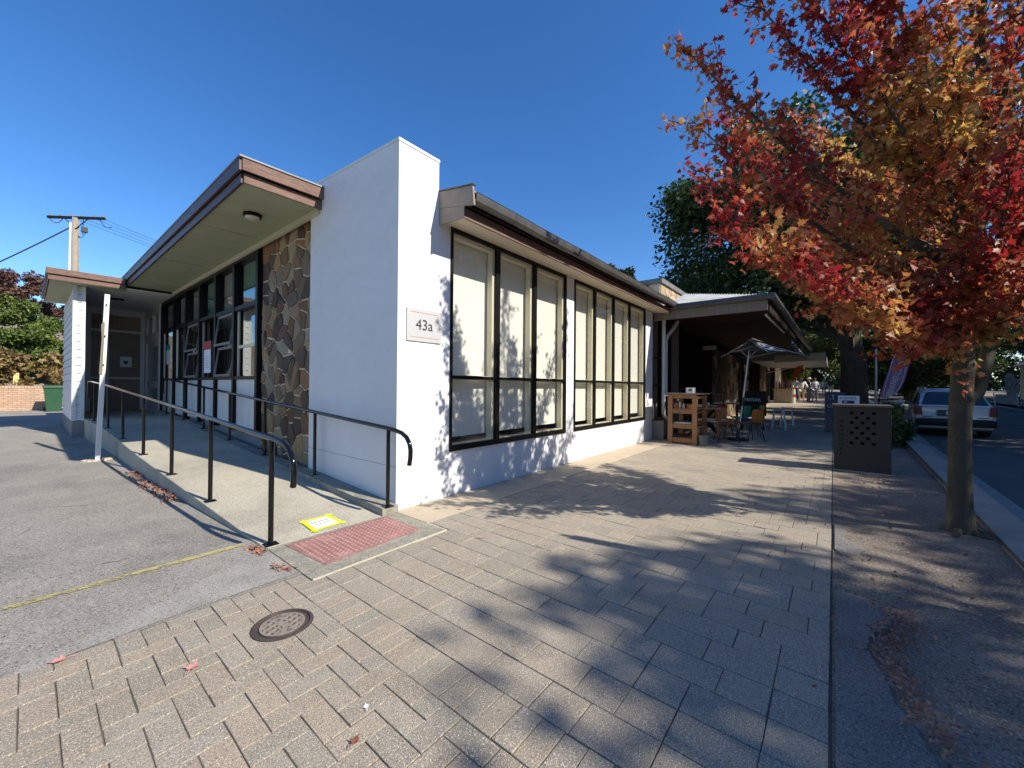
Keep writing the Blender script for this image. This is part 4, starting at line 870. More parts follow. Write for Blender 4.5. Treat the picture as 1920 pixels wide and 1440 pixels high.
def table(name, c, sx, sy, h, mt_, leg, label, trestle=False, rz=0):
    H = empty(name, (c[0], c[1], zg(c[0])), rz, label=label, cat='table')
    for k in range(4): obj('plank', MB().box((-sx / 2 + .001, -sy / 2 + k * sy / 4 + .003, h - .035), (sx / 2, -sy / 2 + (k + 1) * sy / 4 - .003, h)), mt_, parent=H, local=True)
    if trestle:
        for x in (-sx * .36, sx * .36):
            obj('leg', MB().beam((x, -sy * .45, .0), (x, sy * .35, h - .036), .07, .035, up=(1, 0, 0)), leg, parent=H, local=True); obj('leg', MB().beam((x + .04, sy * .45, .0), (x + .04, -sy * .35, h - .036), .07, .035, up=(1, 0, 0)), leg, parent=H, local=True)
    else:
        for x in (-1, 1):
            for y in (-1, 1): obj('leg', MB().box((x * (sx / 2 - .08) - .04, y * (sy / 2 - .08) - .04, 0), (x * (sx / 2 - .08) + .04, y * (sy / 2 - .08) + .04, h - .036)), leg, parent=H, local=True)
    return H
table('low_table', (9.45, -1.22), .9, .75, .56, WOODT, WOOD, 'low brown wooden table between the two orange chairs')
table('trestle_table', (10.9, -.75), 1.0, .9, .84, WOODT, DARKW, 'near trestle table with crossed dark legs behind the shelf', True, .2)
table('cafe_table', (12.9, -.35), 1.2, .9, .82, WOODT, DSTEEL, 'middle pale topped cafe table behind the trestle table')
table('cafe_table', (14.8, -.75), 1.5, .9, .84, WOODT, DSTEEL, 'farthest pale topped cafe table near the stone pier')
for i, (x, y, h_) in enumerate(((12.5, -.5, .82), (14.3, -.7, .84), (14.9, -.85, .84))):
    tag(obj('table_cup', MB().lathe((x, y, h_ + zg(x)), [(.03, 0), (.045, .11), (.04, .11)], 12), PAPER), ['white cup on the middle cafe table', 'white cup near the left end of the farthest cafe table', 'white cup beside the umbrella pole on the farthest table'][i], 'cup')
BO = tag(obj('sauce_bottle', MB().lathe((14.6, -.6, .84 + .02), [(.035, 0), (.035, .14), (.012, .2), (.012, .25)], 12), cst('dark_glass', (.02, .02, .015))), 'dark sauce bottle standing on the farthest cafe table', 'bottle')
for i, (x, y) in enumerate(((13.9, -2.45), (15.6, -2.55))):
    H = empty('metal_stool', (x, y, zg(x)), label=['near white metal stool by the chalkboard', 'farther white metal stool behind the first one'][i], cat='stool', group='white metal stools')
    obj('seat', MB().box((-.17, -.17, .66), (.17, .17, .69)), WPAINT, parent=H, local=True, bevel=.01)
    for sx in (-1, 1):
        for sy in (-1, 1): obj('leg', MB().tube([(sx * .14, sy * .14, .66), (sx * .2, sy * .2, 0)], .016, 8), WPAINT, parent=H, local=True)
    obj('footrest', MB().box((-.19, -.185, .2), (.19, -.165, .22)).box((-.19, .165, .2), (.19, .185, .22)), WPAINT, parent=H, local=True)
CB = empty('chalkboard', (13.2, -1.75, 0), label='black chalkboard easel with white chalk scrawl behind the lemon chair', cat='sign')
obj('board', MB().box((13.2, -2.15, .5), (13.24, -1.35, 1.35)), BLACK, parent=CB)
for y in (-2.1, -1.45): obj('leg', MB().box((13.21, y, 0), (13.25, y + .05, .5)), BLACK, parent=CB)
mb = MB(); pts = [(13.19, -1.45 - .012 * k, 1.05 + .06 * math.sin(k * 1.1) + .02 * math.sin(k * 2.7)) for k in range(46)]; mb.tube(pts, .008, 5); obj('chalk_scrawl', mb, WPAINT, parent=CB)
# handrail of the cafe ramp
HR = empty('cafe_handrail', (12.6, .3, 0), label='dark red handrail sloping down in the cafe recess', cat='handrail')
obj('rail', MB().tube([(12.2, .4, 1.42), (15.2, -.35, 1.18), (15.5, -.45, 1.05), (15.5, -.45, .1)], .028, 8), cst('maroon_paint', (.14, .02, .02)), parent=HR); obj('post', MB().tube([(12.3, .4, 0), (12.3, .4, 1.41)], .025, 8), bpy.data.materials['maroon_paint'], parent=HR)

# umbrella
U = empty('market_umbrella', (9.8, -1.86, 0), label='black square cafe umbrella with white printed panel', cat='umbrella')
base = Vector((9.82, -1.86, 0)); top = Vector((10.05, -2.13, 2.84)); axis = (top - base).normalized()
obj('base', MB().lathe((base.x, base.y, 0), [(.26, 0), (.26, .05), (.05, .07), (.04, .3)], 20), DSTEEL, parent=U)
obj('pole', MB().tube([base + Vector((0, 0, .05)), top - axis * .04], .024, 12), SILVER, parent=U, smooth='auto')
obj('crank_collar', MB().tube([base + axis * .95, base + axis * 1.2], .034, 10), DSTEEL, parent=U)
# canopy: local frame tilted; corner points found in world space
apex = top
cn = [Vector((9.72, -1.62, 2.44)), Vector((9.35, -2.62, 2.40)), Vector((10.95, -3.42, 2.34)), Vector((11.4, -2.0, 2.44))]
CAN = mat('black_canopy_fabric', (.055, .055, .052), (.075, .075, .07), .75, 3, .2, 40); mb = MB()
NS = 6
def canopy_pt(a, b, u, t): # t from apex (0) to edge (1), sags between corners
    e = a.lerp(b, u); p = apex.lerp(e, t); p = p + Vector((0, 0, -.10 * math.sin(math.pi * t) * (1 - .2) + .05 * math.sin(math.pi * u) * t * .9)); return p
for i in range(4):
    a, b = cn[i], cn[(i + 1) % 4]; o = len(mb.v)
    for r_ in range(NS + 1):
        for c_ in range(NS + 1): mb.v.append(tuple(canopy_pt(a, b, c_ / NS, .14 + .86 * r_ / NS)))
    for r_ in range(NS):
        for c_ in range(NS): q_ = o + r_ * (NS + 1) + c_; mb.f.append((q_, q_ + 1, q_ + NS + 2, q_ + NS + 1))
obj('canopy', mb, CAN, parent=U, smooth=True)
mb = MB(); tc = [apex.lerp(c, .22) + Vector((0, 0, .015)) for c in cn]; mb.add([apex + Vector((0, 0, .03))] + tc, [(0, 1, 2), (0, 2, 3), (0, 3, 4), (0, 4, 1)]); obj('vent_cap', mb, CAN, parent=U)
a, b = cn[1], cn[2]; mb = MB()
for r_ in range(7):
    for c_ in range(7): p = canopy_pt(a, b, .10 + .55 * c_ / 6, .22 + .72 * r_ / 6); mb.v.append((p.x - .004, p.y - .012, p.z + .014))
for r_ in range(6):
    for c_ in range(6): q_ = r_ * 7 + c_; mb.f.append((q_, q_ + 1, q_ + 8, q_ + 7))
obj('printed_panel', mb, PAPER, parent=U, smooth=True)
mb = MB()
for (uu, tt, ru, rt) in ((.22, .38, .07, .05), (.3, .52, .10, .06), (.45, .62, .05, .05), (.35, .78, .14, .05), (.52, .84, .05, .04)):
    vs = []
    for k in range(10):
        p = canopy_pt(a, b, uu + ru * math.cos(k * .628), tt + rt * math.sin(k * .628)); vs.append((p.x - .008, p.y - .02, p.z + .022))
    mb.add(vs, [tuple(range(10))])
obj('print_mark', mb, INK, parent=U)
hub = top - axis * .55
for c in cn:
    obj('rib', MB().tube([top - axis * .06, c + Vector((0, 0, -.015))], .011, 6), SILVER, parent=U); obj('strut', MB().tube([hub, top.lerp(c, .55) + Vector((0, 0, -.06))], .009, 6), SILVER, parent=U)
e0 = cn[0]; obj('rib_end', MB().tube([e0 + Vector((.05, 0, -.02)), e0 + Vector((-.10, .16, -.12))], .009, 6), SILVER, parent=U)

# kiosk counter at the end of the building
KI = empty('kiosk_counter', (34, -1, zg(34)), label='sunlit timber stall counter at the far corner of the stone building', cat='stall')
obj('counter', MB().box((33.8, -1.45, zg(34)), (36.5, -.35, 1.35)), WOODT, parent=KI); obj('counter_top', MB().box((33.7, -1.55, 1.35), (36.6, -.3, 1.42)), cst('orange_top', (.6, .3, .1)), parent=KI)
for i in range(5): obj('bottle', MB().lathe((34.0 + .1 * i, -.5 - .19 * i, 1.42), [(.07, 0), (.07, .42), (.03, .55), (.03, .62)], 8), cst('display_%d' % i, [(.6, .5, .6), (.5, .1, .3), (.6, .6, .6), (.35, .1, .4), (.6, .3, .2)][i]), parent=KI)
obj('end_post', MB().box((33.7, -1.56, zg(34)), (33.8, -1.46, 1.95)), WOODT, parent=KI)

# ------------------------------------------------------------------ street furniture on the verge
CAB = empty('bin_cabinet', (6.48, -4.3, 0), label='dark brown cabinet with vertical cut lettering and punched dots on the verge', cat='cabinet')
CABM = mat('dark_brown_cabinet', (.020, .015, .012), (.026, .019, .015), .6, 5, stain=.1)
obj('body', MB().box((6.48, -4.68, .0), (7.05, -3.93, 1.13)), CABM, parent=CAB, bevel=.006)
obj('lid', MB().box((6.455, -4.705, 1.132), (7.08, -3.905, 1.172)), mat('cabinet_lid', (.09, .07, .062), None, .6), parent=CAB, bevel=.004)
obj('foot_plate', MB().box((6.46, -4.72, -.01), (7.1, -3.92, .012)), KERBC, parent=CAB)
for r_, z in enumerate((1.03, .945, .86, .77, .68, .59, .50)):
    for y in ((-4.17, -4.31, -4.46) if r_ % 2 == 0 else (-4.24, -4.385)):
        mb = MB(); ring = [(6.4785, y + .028 * math.cos(k * .5236), z + .026 * math.sin(k * .5236)) for k in range(12)]; mb.prism(ring, (-.0015, 0, 0)); obj('punched_hole', mb, BLACKHOLE, parent=CAB)
for k, ch in enumerate('HAHNDORF'): text(ch, .075, BLACKHOLE, CAB, FACE_WEST((6.4775, -4.03, .875 - k * .082)))

def feather(name, x, outline, col, label, lines=True):
    H = empty(name, (x, outline[0][0], zg(x)), label=label, cat='banner'); return H
FL = empty('feather_banner', (12.6, -4.93, 0), label='purple feather banner reading BREAKFAST-LUNCH-COFFEE by the kerb', cat='banner')
ol = [(-4.95, 1.203), (-5.027, 1.597), (-5.103, 1.898), (-5.19, 2.271), (-5.297, 2.52), (-5.434, 2.69), (-5.632, 2.722), (-5.581, 2.359), (-5.519, 2.038), (-5.446, 1.672), (-5.362, 1.45), (-5.256, 1.3), (-5.10, 1.20)]
mb = MB(); n = len(ol); mb.v = [(12.6 + .02 * math.sin(z * 6), y, z) for y, z in ol] + [(12.605 + .02 * math.sin(z * 6), y, z) for y, z in ol]; mb.f = [tuple(range(n)), tuple(range(2 * n - 1, n - 1, -1))] + [(i, i + n, (i + 1) % n + n, (i + 1) % n) for i in range(n)]
obj('flag', mb, mat('purple_banner_fabric', (.26, .15, .26), (.32, .20, .32), .8, 3, transl=.3), parent=FL)
mb = MB(); sc_ = [(-5.25 + (y + 5.25) * .80, 1.95 + (z - 1.95) * .93) for y, z in ol]; mb.tube([(12.575, y, z) for y, z in sc_] + [(12.575, sc_[0][0], sc_[0][1])], .006, 4); obj('border_line', mb, WPAINT, parent=FL)
obj('pole', MB().tube([(12.6, -4.90, 0)] + [(12.6, y + .022, z) for y, z in ol[:7]], .018, 8), BLACK, parent=FL)
text('BREAKFAST-LUNCH-COFFEE', .175, mat('banner_print', (.65, .6, .65), None, .6), FL, frame_m((12.56, -5.335, 1.965), (0, -.29, 1), (0, 1, .29)), ext=.001, sx=.68)
def aframe(name, x, y0_, y1_, ztop, mt_, label):
    H = empty(name, (x, (y0_ + y1_) / 2, zg(x)), label=label, cat='sign'); zb = zg(x)
    obj('face', MB().add([(x, y0_, ztop), (x, y1_, ztop), (x - .16, y1_, zb + .02), (x - .16, y0_, zb + .02), (x + .02, y0_, ztop), (x + .02, y1_, ztop), (x - .14, y1_, zb + .02), (x - .14, y0_, zb + .02)], [(0, 1, 2, 3), (7, 6, 5, 4), (0, 4, 5, 1), (1, 5, 6, 2), (2, 6, 7, 3), (3, 7, 4, 0)]), mt_, parent=H)
    obj('face', MB().add([(x + .03, y0_, ztop), (x + .03, y1_, ztop), (x + .22, y1_, zb), (x + .22, y0_, zb), (x + .05, y0_, ztop), (x + .05, y1_, ztop), (x + .24, y1_, zb), (x + .24, y0_, zb)], [(0, 1, 2, 3), (7, 6, 5, 4), (0, 4, 5, 1), (1, 5, 6, 2), (2, 6, 7, 3), (3, 7, 4, 0)]), mt_, parent=H)
    return H
A1 = aframe('sandwich_board', 14.2, -3.70, -4.22, 1.34, cst('navy_board', (.008, .012, .05)), 'navy sandwich board with ring logo and the word OPEN behind the cabinet')
WL = mat('dim_white_print', (.5, .52, .6), None, .6)
mb = MB(); mb.tube([(14.1, -3.86 + .075 * math.cos(k * .45 + 2), 1.19 + .085 * math.sin(k * .45 + 2)) for k in range(11)], .011, 6); mb.tube([(14.1, -3.89 - .03 * k * .4, 1.24 - .04 * k) for k in range(5)], .009, 6); obj('ring_logo', mb, WL, parent=A1)
text('OPEN', .15, WL, A1, FACE_WEST((14.055, -3.96, .87)), sx=1.05)
A2 = empty('kitchen_sign', (12.5, -4.25, 0), label='white board reading KITCHEN with dark print behind the cabinet', cat='sign')
obj('board', MB().box((12.5, -4.51, .55), (12.53, -4.03, 1.25)), PAPER, parent=A2); obj('leg', MB().box((12.5, -4.5, 0), (12.54, -4.46, .55)), WOODG, parent=A2); obj('leg', MB().box((12.5, -4.08, 0), (12.54, -4.04, .55)), WOODG, parent=A2)
text('KITCHEN', .085, mat('navy_print', (.02, .04, .10), None, .6), A2, FACE_WEST((12.497, -4.25, 1.175))); obj('print_panel', MB().box((12.493, -4.40, .85), (12.4975, -4.12, 1.11)), bpy.data.materials['navy_print'], parent=A2)
mb = MB(); mb.lathe((12.49, -4.2, 1.05), [(.04, 0), (.05, .03), (.01, .04)], 10); obj('emblem', mb, PAPER, parent=A2)
for (x, y, z0_, z1_, w_, lab) in ((28, -4.38, 2.15, 2.70, .36, 'grey backed twin panel street sign on a thin post beneath the dark tree'),):
    H = empty('street_sign', (x, y, zg(x)), label=lab, cat='sign'); obj('post', MB().tube([(x, y, zg(x)), (x, y, 2.75)], .03, 8), STEEL, parent=H)
    for s_ in (-1, 1): obj('panel', MB().box((x - .04, y + s_ * .09 - .08, z0_), (x - .02, y + s_ * .09 + .08, z1_)), mat('sign_back', (.45, .45, .43), None, .6) if s_ < 0 else bpy.data.materials['sign_back'], parent=H)
H = empty('blue_street_sign', (26, -4.37, zg(26)), label='small tilted light blue arrow sign below the grey panels', cat='sign'); obj('post', MB().tube([(26, -4.37, zg(26)), (26, -4.37, 1.5)], .02, 8), STEEL, parent=H)
obj('panel', MB().prism([(25.96, -4.17, 1.66), (25.96, -4.53, 1.52), (25.96, -4.56, 1.36), (25.96, -4.17, 1.50)], (.02, 0, 0)), cst('light_blue_sign', (.15, .42, .5)), parent=H)
H = empty('pale_pole', (18, -5.2, zg(18)), label='plain grey metal pole between the dark tree and purple banner', cat='pole'); obj('shaft', MB().tube([(18, -5.2, zg(18)), (18, -5.2, 2.95)], .045, 10), STEEL, parent=H, smooth='auto'); obj('cap', MB().tube([(18, -5.2, 2.95), (18, -5.2, 3.0)], .052, 10), STEEL, parent=H)
H = empty('marker_post', (24, -4.15, zg(24)), label='short cream marker post behind the navy sandwich board', cat='post'); obj('shaft', MB().box((24, -4.55, zg(24)), (24.12, -4.43, 1.18)), CREAM, parent=H); obj('cap', MB().box((23.98, -4.57, 1.18), (24.14, -4.41, 1.22)), CREAM, parent=H)
H = empty('bollard', (34.1, -1.6, zg(34)), label='white bollard with a red band beside the standing group', cat='bollard'); obj('body', MB().tube([(34.1, -1.6, zg(34)), (34.1, -1.6, 1.35)], .10, 12), PVC, parent=H, smooth='auto'); obj('band', MB().tube([(34.1, -1.6, .80), (34.1, -1.6, 1.0)], .104, 12), cst('red_band', (.5, .02, .02)), parent=H)
H = empty('hanging_flag', (31.8, -1.6, 2.3), label='limp red flag on a slanting stick at the end of the building', cat='flag'); obj('stick', MB().tube([(32, -.1, 2.6), (31.8, -2.5, 3.15)], .025, 6), WOODT, parent=H)
obj('cloth', MB().add([(31.8, -1.9, 3.0), (31.85, -2.3, 3.1), (31.9, -2.15, 2.7), (31.8, -1.9, 2.3), (31.75, -1.65, 1.95), (31.8, -1.75, 2.5)], [(0, 1, 2, 5), (5, 2, 3, 4)]), cst('red_cloth', (.35, .03, .01)), parent=H)

# parking sign pole whose foot is just outside the picture; it throws the long shadow on the paving
H = empty('parking_sign', (1.30, -5.12, 0), label='tall steel parking sign pole with a narrow plate by the kerb', cat='sign')
obj('post', MB().tube([(1.30, -5.12, -.02), (1.30, -5.12, 2.60)], .026, 12), STEEL, parent=H); obj('plate', MB().box((1.24, -5.155, 1.98), (1.36, -5.145, 2.56)), PVC, parent=H)
obj('plate_bracket', MB().box((1.26, -5.145, 1.9), (1.34, -5.10, 2.03)), STEEL, parent=H)
# ------------------------------------------------------------------ parked car (seen from behind)
def build_car():
    # local frame: rear at x=0, front at x=4.9, y=+-.9, z up from the road
    H = empty('parked_car', (16.0, -6.93, -.085), label='white station wagon with roof rails parked behind the maple trunk', cat='car')
    H.scale = (1, 1, 1)
    PAINT = mat('white_car_paint', (.62, .64, .66), None, .25, coat=.8); CG = mat('dark_car_glass', (.012, .015, .018), None, .05, spec=.8); TRIM = mat('black_car_trim', (.015, .015, .015), None, .5); RL = mat('red_lamp_lens', (.22, .006, .006), None, .4, spec=.3)
    def ring(x, hw, zb, zt_, r_=.12, top=None):
        t = top if top else hw
        pts = [(-hw * .93, zb), (-hw * .985, zb + .06), (-hw, zb + .25), (-hw, zt_ - .22), (-t, zt_ - .04), (-t * .93, zt_), (0, zt_ + .008), (t * .93, zt_), (t, zt_ - .04), (hw, zt_ - .22), (hw, zb + .25), (hw * .985, zb + .06), (hw * .93, zb)]
        return [(x, y, z) for y, z in pts]
    st = [(.03, .84, .42, .98, .80), (.0, .86, .40, .80, .84)]
    sec = [(.06, .80, .50, .98, .76), (.0, .85, .42, .96, .82), (.10, .89, .34, 1.0, .85), (.5, .905, .28, 1.02, .87), (1.6, .905, .27, 1.02, .87), (3.0, .905, .27, 1.01, .87), (3.7, .90, .28, .98, .86), (4.4, .88, .30, .86, .82), (4.8, .82, .34, .74, .76), (4.9, .70, .42, .66, .66)]
    mb = MB(); mb.loft([ring(x, hw, zb, zt_, top=t) for x, hw, zb, zt_, t in sec]); obj('body', mb, PAINT, parent=H, local=True, smooth='auto')
    cab = [(.10, .83, .99, 1.0, .80), (.42, .80, .99, 1.48, .63), (.62, .81, .99, 1.545, .64), (1.6, .82, .99, 1.57, .65), (2.5, .82, .99, 1.53, .64), (2.9, .81, .99, 1.40, .60), (3.55, .78, .99, 1.02, .74)]
    mb = MB(); mb.loft([[(x, -hw, zb), (x, -hw * .99, zb + .01), (x, -t, max(zt_ - .06, zb + .015)), (x, -t * .88, max(zt_, zb + .02)), (x, 0, max(zt_ + .02, zb + .03)), (x, t * .88, max(zt_, zb + .02)), (x, t, max(zt_ - .06, zb + .015)), (x, hw * .99, zb + .01), (x, hw, zb)] for x, hw, zb, zt_, t in cab]); obj('cabin', mb, PAINT, parent=H, local=True, smooth='auto')
    # rear window: dark glass set on the raked tailgate
    obj('rear_window', MB().prism([(.118, -.73, 1.035), (.118, .73, 1.035), (.375, .60, 1.41), (.36, .52, 1.445), (.36, -.52, 1.445), (.375, -.60, 1.41)], (-.022, 0, .012)), CG, parent=H, local=True)
    for s_ in (-1, 1):
        for (xa, xb, xc, xd) in ((.42, .78, 1.38, 1.32), (1.46, 1.46, 2.25, 2.2), (2.33, 2.30, 3.05, 2.72)):
            zt3 = 1.42; f = lambda z: .822 - (.822 - .65) * (z - .99) / .52
            obj('side_window', MB().prism([(xa, s_ * (f(1.04) + .012), 1.04), (xc if xa < 1 else (xc if xa < 2 else 3.2), s_ * (f(1.04) + .012), 1.04), (xd, s_ * (f(zt3) + .014), zt3), (xb, s_ * (f(zt3) + .014), zt3)], (0, s_ * .012, .004)), CG, parent=H, local=True)
        T = obj('tail_light', MB().prism([(-.02, s_ * .66, .72), (-.02, s_ * .84, .72), (.06, s_ * .895, .72), (.28, s_ * .92, .74), (.16, s_ * .905, 1.00), (.02, s_ * .83, 1.02), (.0, s_ * .68, 1.02)][1:6] if False else [(-.012, s_ * .72, .70), (-.012, s_ * .85, .70), (.02, s_ * .86, 1.0), (.02, s_ * .74, 1.0)], (-.012, 0, 0)).prism([(.0, s_ * .872, .70), (.22, s_ * .905, .72), (.16, s_ * .89, 1.0), (.02, s_ * .862, 1.0)], (0, s_ * .014, 0)), RL, parent=H, local=True)
        obj('roof_rail', MB().tube([(.55, s_ * .56, 1.58), (.7, s_ * .57, 1.62), (2.3, s_ * .57, 1.62), (2.45, s_ * .56, 1.56)], .016, 6), mat('rail_grey', (.35, .35, .35), None, .4) if s_ < 0 else bpy.data.materials['rail_grey'], parent=H, local=True)
        obj('mirror', MB().box((2.95, s_ * .88, .98), (3.07, s_ * 1.06, 1.12)), PAINT, parent=H, local=True, bevel=.03)
    obj('bumper', MB().loft([[(-.06 + abs(y) ** 3 * .16, y, .36), (-.10 + abs(y) ** 3 * .16, y, .42), (-.10 + abs(y) ** 3 * .16, y, .56), (-.05 + abs(y) ** 3 * .16, y, .60), (.2, y, .60), (.2, y, .36)] for y in (-.88, -.8, -.6, -.3, 0, .3, .6, .8, .88)]), TRIM, parent=H, local=True, smooth='auto')
    obj('bumper_skirt', MB().loft([[(-.03 + abs(y) ** 3 * .16, y, .28), (-.07 + abs(y) ** 3 * .16, y, .31), (-.07 + abs(y) ** 3 * .16, y, .355), (.2, y, .355), (.2, y, .28)] for y in (-.80, -.6, -.3, 0, .3, .6, .80)]), mat('skirt_grey', (.32, .31, .28), None, .5), parent=H, local=True)
    PR = obj('plate_recess', MB().box((-.014, -.32, .69), (.0, .38, .88)), mat('recess_navy', (.02, .022, .05), None, .4), parent=H, local=True)
    obj('number_plate', MB().box((-.022, -.18, .73), (-.015, .19, .83)), PAPER, parent=H, local=True)
    pt = text('XF', .095, INK, None, frame_m((-.026, .10, .78), (0, -1, 0), (0, 0, 1)), name='lettering'); pt.parent = H
    for s_ in (1, -1): obj('badge', MB().box((-.008, s_ * .60 - .12, .645), (.01, s_ * .60 + .12, .665)), TRIM, parent=H, local=True)
    obj('wiper', MB().beam((.10, .1, 1.03), (.13, -.3, 1.08), .02, .012), TRIM, parent=H, local=True)
    obj('aerial', MB().tube([(.9, 0, 1.59), (.75, 0, 1.85)], .006, 5), TRIM, parent=H, local=True)
    for x in (.95, 3.85):
        for s_ in (-1, 1):
            yy = s_ * .79; wh = empty('wheel', (x, yy, .33)); wh.parent = H
            def wl(prof, n=24): return MB().loft([[(r * math.cos(2 * math.pi * k / n), d, r * math.sin(2 * math.pi * k / n)) for k in range(n)] for r, d in prof])
            obj('tyre', wl([(.21, -.11), (.30, -.115), (.33, -.09), (.33, .09), (.30, .115), (.21, .11)]), TRIM, parent=wh, local=True, smooth='auto')
            obj('rim', wl([(.20, -.09), (.205, -.06), (.205, .06), (.20, .09)]), STEEL, parent=wh, local=True)
    obj('underbody', MB().box((.3, -.8, .22), (4.6, .8, .34)), TRIM, parent=H, local=True)
    return H
CAR = build_car()

# ------------------------------------------------------------------ people at the far end of the footpath
def skin(name, vs, es, rs, mt_, parent, sub=2):
    me = bpy.data.meshes.new(name); me.from_pydata(vs, es, []); o = bpy.data.objects.new(name, me); COL.objects.link(o); o.parent = parent
    md = o.modifiers.new('skin', 'SKIN'); 
    for i, r_ in enumerate(rs):
        r_ = r_ if isinstance(r_, tuple) else (r_, r_); me.skin_vertices[0].data[i].radius = r_
    me.skin_vertices[0].data[0].use_root = True
    md.use_smooth_shade = True; sb = o.modifiers.new('sub', 'SUBSURF'); sb.levels = sub; sb.render_levels = sub; me.materials.append(mt_); return o
SKIN = mat('skin_tone', (.45, .26, .18), None, .6)
def person(loc, face, label, shirt, trous, hat=None, hatc=None, pose='hips', shorts=False, s_=1.08, skirt=False):
    H = empty('person', (loc[0], loc[1], loc[2]), face, label=label, cat='person'); H.scale = (s_, s_, s_)
    st = {'hips': 0, 'walk': .12, 'stand': .0}[pose]
    hand = {'hips': [(-.02, .20, 1.00)], 'walk': [(.16, .24, .95)], 'stand': [(.05, .25, .84)]}[pose][0]
    el = {'hips': (-.10, .33, 1.15), 'walk': (.0, .27, 1.13), 'stand': (-.02, .26, 1.12)}[pose]
    V_ = [(0, 0, .95), (0, 0, 1.12), (0, 0, 1.32), (0, 0, 1.46), (.01, 0, 1.54), (.02, 0, 1.64), (.02, 0, 1.73)]
    E_ = [(0, 1), (1, 2), (2, 3), (3, 4), (4, 5), (5, 6)]; R_ = [(.11, .15), (.10, .13), (.115, .165), (.07, .11), .05, .085, .06]
    def add(p, par, r_): V_.append(p); E_.append((par, len(V_) - 1)); R_.append(r_); return len(V_) - 1
    for sy in (1, -1):
        a = add((0, sy * .18, 1.43), 3, .055); b = add((el[0], sy * el[1], el[2]), a, .042); c = add((hand[0] * (1 if sy > 0 or pose != 'walk' else -1), sy * hand[1], hand[2]), b, .032); add((hand[0] * (1 if sy > 0 or pose != 'walk' else -1) + .03, sy * hand[1] * .95, hand[2] - .09), c, (.02, .04))
        d = add((0, sy * .10, .88), 0, .09); e = add((st * sy + .02, sy * .11, .50), d, .06); f = add((st * 1.6 * sy - .02, sy * .12, .09), e, .04); add((st * 1.6 * sy + .10, sy * .13, .035), f, (.04, .03))
    skin('body', V_, E_, R_, SKIN, H)
    tv = [(0, 0, .93), (0, 0, 1.12), (0, 0, 1.33), (0, 0, 1.46)]; te = [(0, 1), (1, 2), (2, 3)]; tr = [(.135, .175), (.125, .155), (.135, .185), (.075, .115)]
    for sy in (1, -1):
        o = len(tv); tv += [(0, sy * .185, 1.43), (el[0] * 1.0, sy * el[1], el[2])]; te += [(3, o), (o, o + 1)]; tr += [.07, .058]
        if pose != 'stand': tv.append(((el[0] + hand[0]) / 2, sy * (el[1] + hand[1]) / 2, (el[2] + hand[2]) / 2)); te.append((o + 1, o + 2)); tr.append(.048)
    skin('shirt', tv, te, tr, shirt, H)
    lv = [(0, 0, .95)]; le = []; lr = [(.125, .165)]
    for sy in (1, -1):
        o = len(lv); kz_ = .50 if shorts else .12
        lv += [(0, sy * .10, .86), (st * sy * .9 + .02, sy * .11, .52)]; le += [(0, o), (o, o + 1)]; lr += [.105, .08]
        if not shorts: lv.append((st * 1.6 * sy - .02, sy * .12, .10)); le.append((o + 1, o + 2)); lr.append(.062)
    skin('trousers' if not shorts else 'shorts', lv, le, lr, trous, H)
    mb = MB()
    for sy in (1, -1): x = st * 1.6 * sy; mb.loft([[(x - .09, sy * .12 - .045, 0), (x - .09, sy * .12 + .045, 0), (x - .09, sy * .12 + .04, .10), (x - .09, sy * .12 - .04, .10)], [(x + .05, sy * .12 - .05, 0), (x + .05, sy * .12 + .05, 0), (x + .05, sy * .12 + .04, .09), (x + .05, sy * .12 - .04, .09)], [(x + .17, sy * .13 - .04, 0), (x + .17, sy * .13 + .04, 0), (x + .16, sy * .13 + .03, .045), (x + .16, sy * .13 - .03, .045)]])
    obj('shoes', mb, mat('shoe', (.10, .07, .05), None, .7) if 'shoe' not in bpy.data.materials else bpy.data.materials['shoe'], parent=H, local=True, smooth='auto')
    if hat == 'brim': obj('hat', MB().lathe((.02, 0, 1.70), [(.19, .0), (.195, .012), (.10, .03), (.095, .11), (.06, .13), (.001, .13)], 18), hatc, parent=H, local=True, smooth='auto')
    else: obj('cap' if hat else 'hair', MB().lathe((.0, 0, 1.66), [(.100, .0), (.105, .06), (.08, .12), (.001, .14)], 16), hatc, parent=H, local=True, smooth='auto')
    return H
wsh = cst('white_shirt', (.72, .74, .76)); pz = zg(35) + .0
person((39.4, -1.42, zg(39.4)), R(150), 'person in a white shirt and blue trousers, left and half hidden in the group', wsh, cst('blue_jeans', (.05, .10, .28)), None, cst('dark_hair', (.02, .015, .01)), 'hips')
person((35.0, -2.03, zg(35)), R(20), 'person in a white shirt, tan shorts and pale cap with hands on hips', wsh, cst('tan_shorts', (.38, .30, .2)), 'cap', cst('pale_cap', (.6, .6, .58)), 'hips', shorts=True)
person((36.8, -2.40, zg(36.8)), R(-60), 'person in dark top, grey trousers and white brimmed hat beside the group', cst('dark_top', (.03, .03, .045)), cst('slate_trousers', (.09, .11, .16)), 'brim', cst('white_hat', (.75, .74, .7)), 'hips')
person((37.9, -2.75, zg(37.9)), R(200), 'person in a white top standing behind the one with the brimmed hat', wsh, cst('grey_skirt', (.25, .25, .25)), None, cst('brown_hair', (.08, .04, .02)), 'stand')
person((51.8, -3.15, zg(51.8)), R(170), 'distant person in white shirt and grey shorts walking on the path', wsh, cst('grey_shorts', (.3, .3, .3)), 'cap', cst('white_cap', (.7, .7, .7)), 'walk', shorts=True)
person((56, -3.68, zg(56)), R(190), 'distant person in dark clothes holding a pale jacket', cst('black_top', (.02, .02, .02)), cst('pale_trousers', (.5, .5, .48)), None, cst('dark_hair2', (.02, .015, .01)), 'stand')

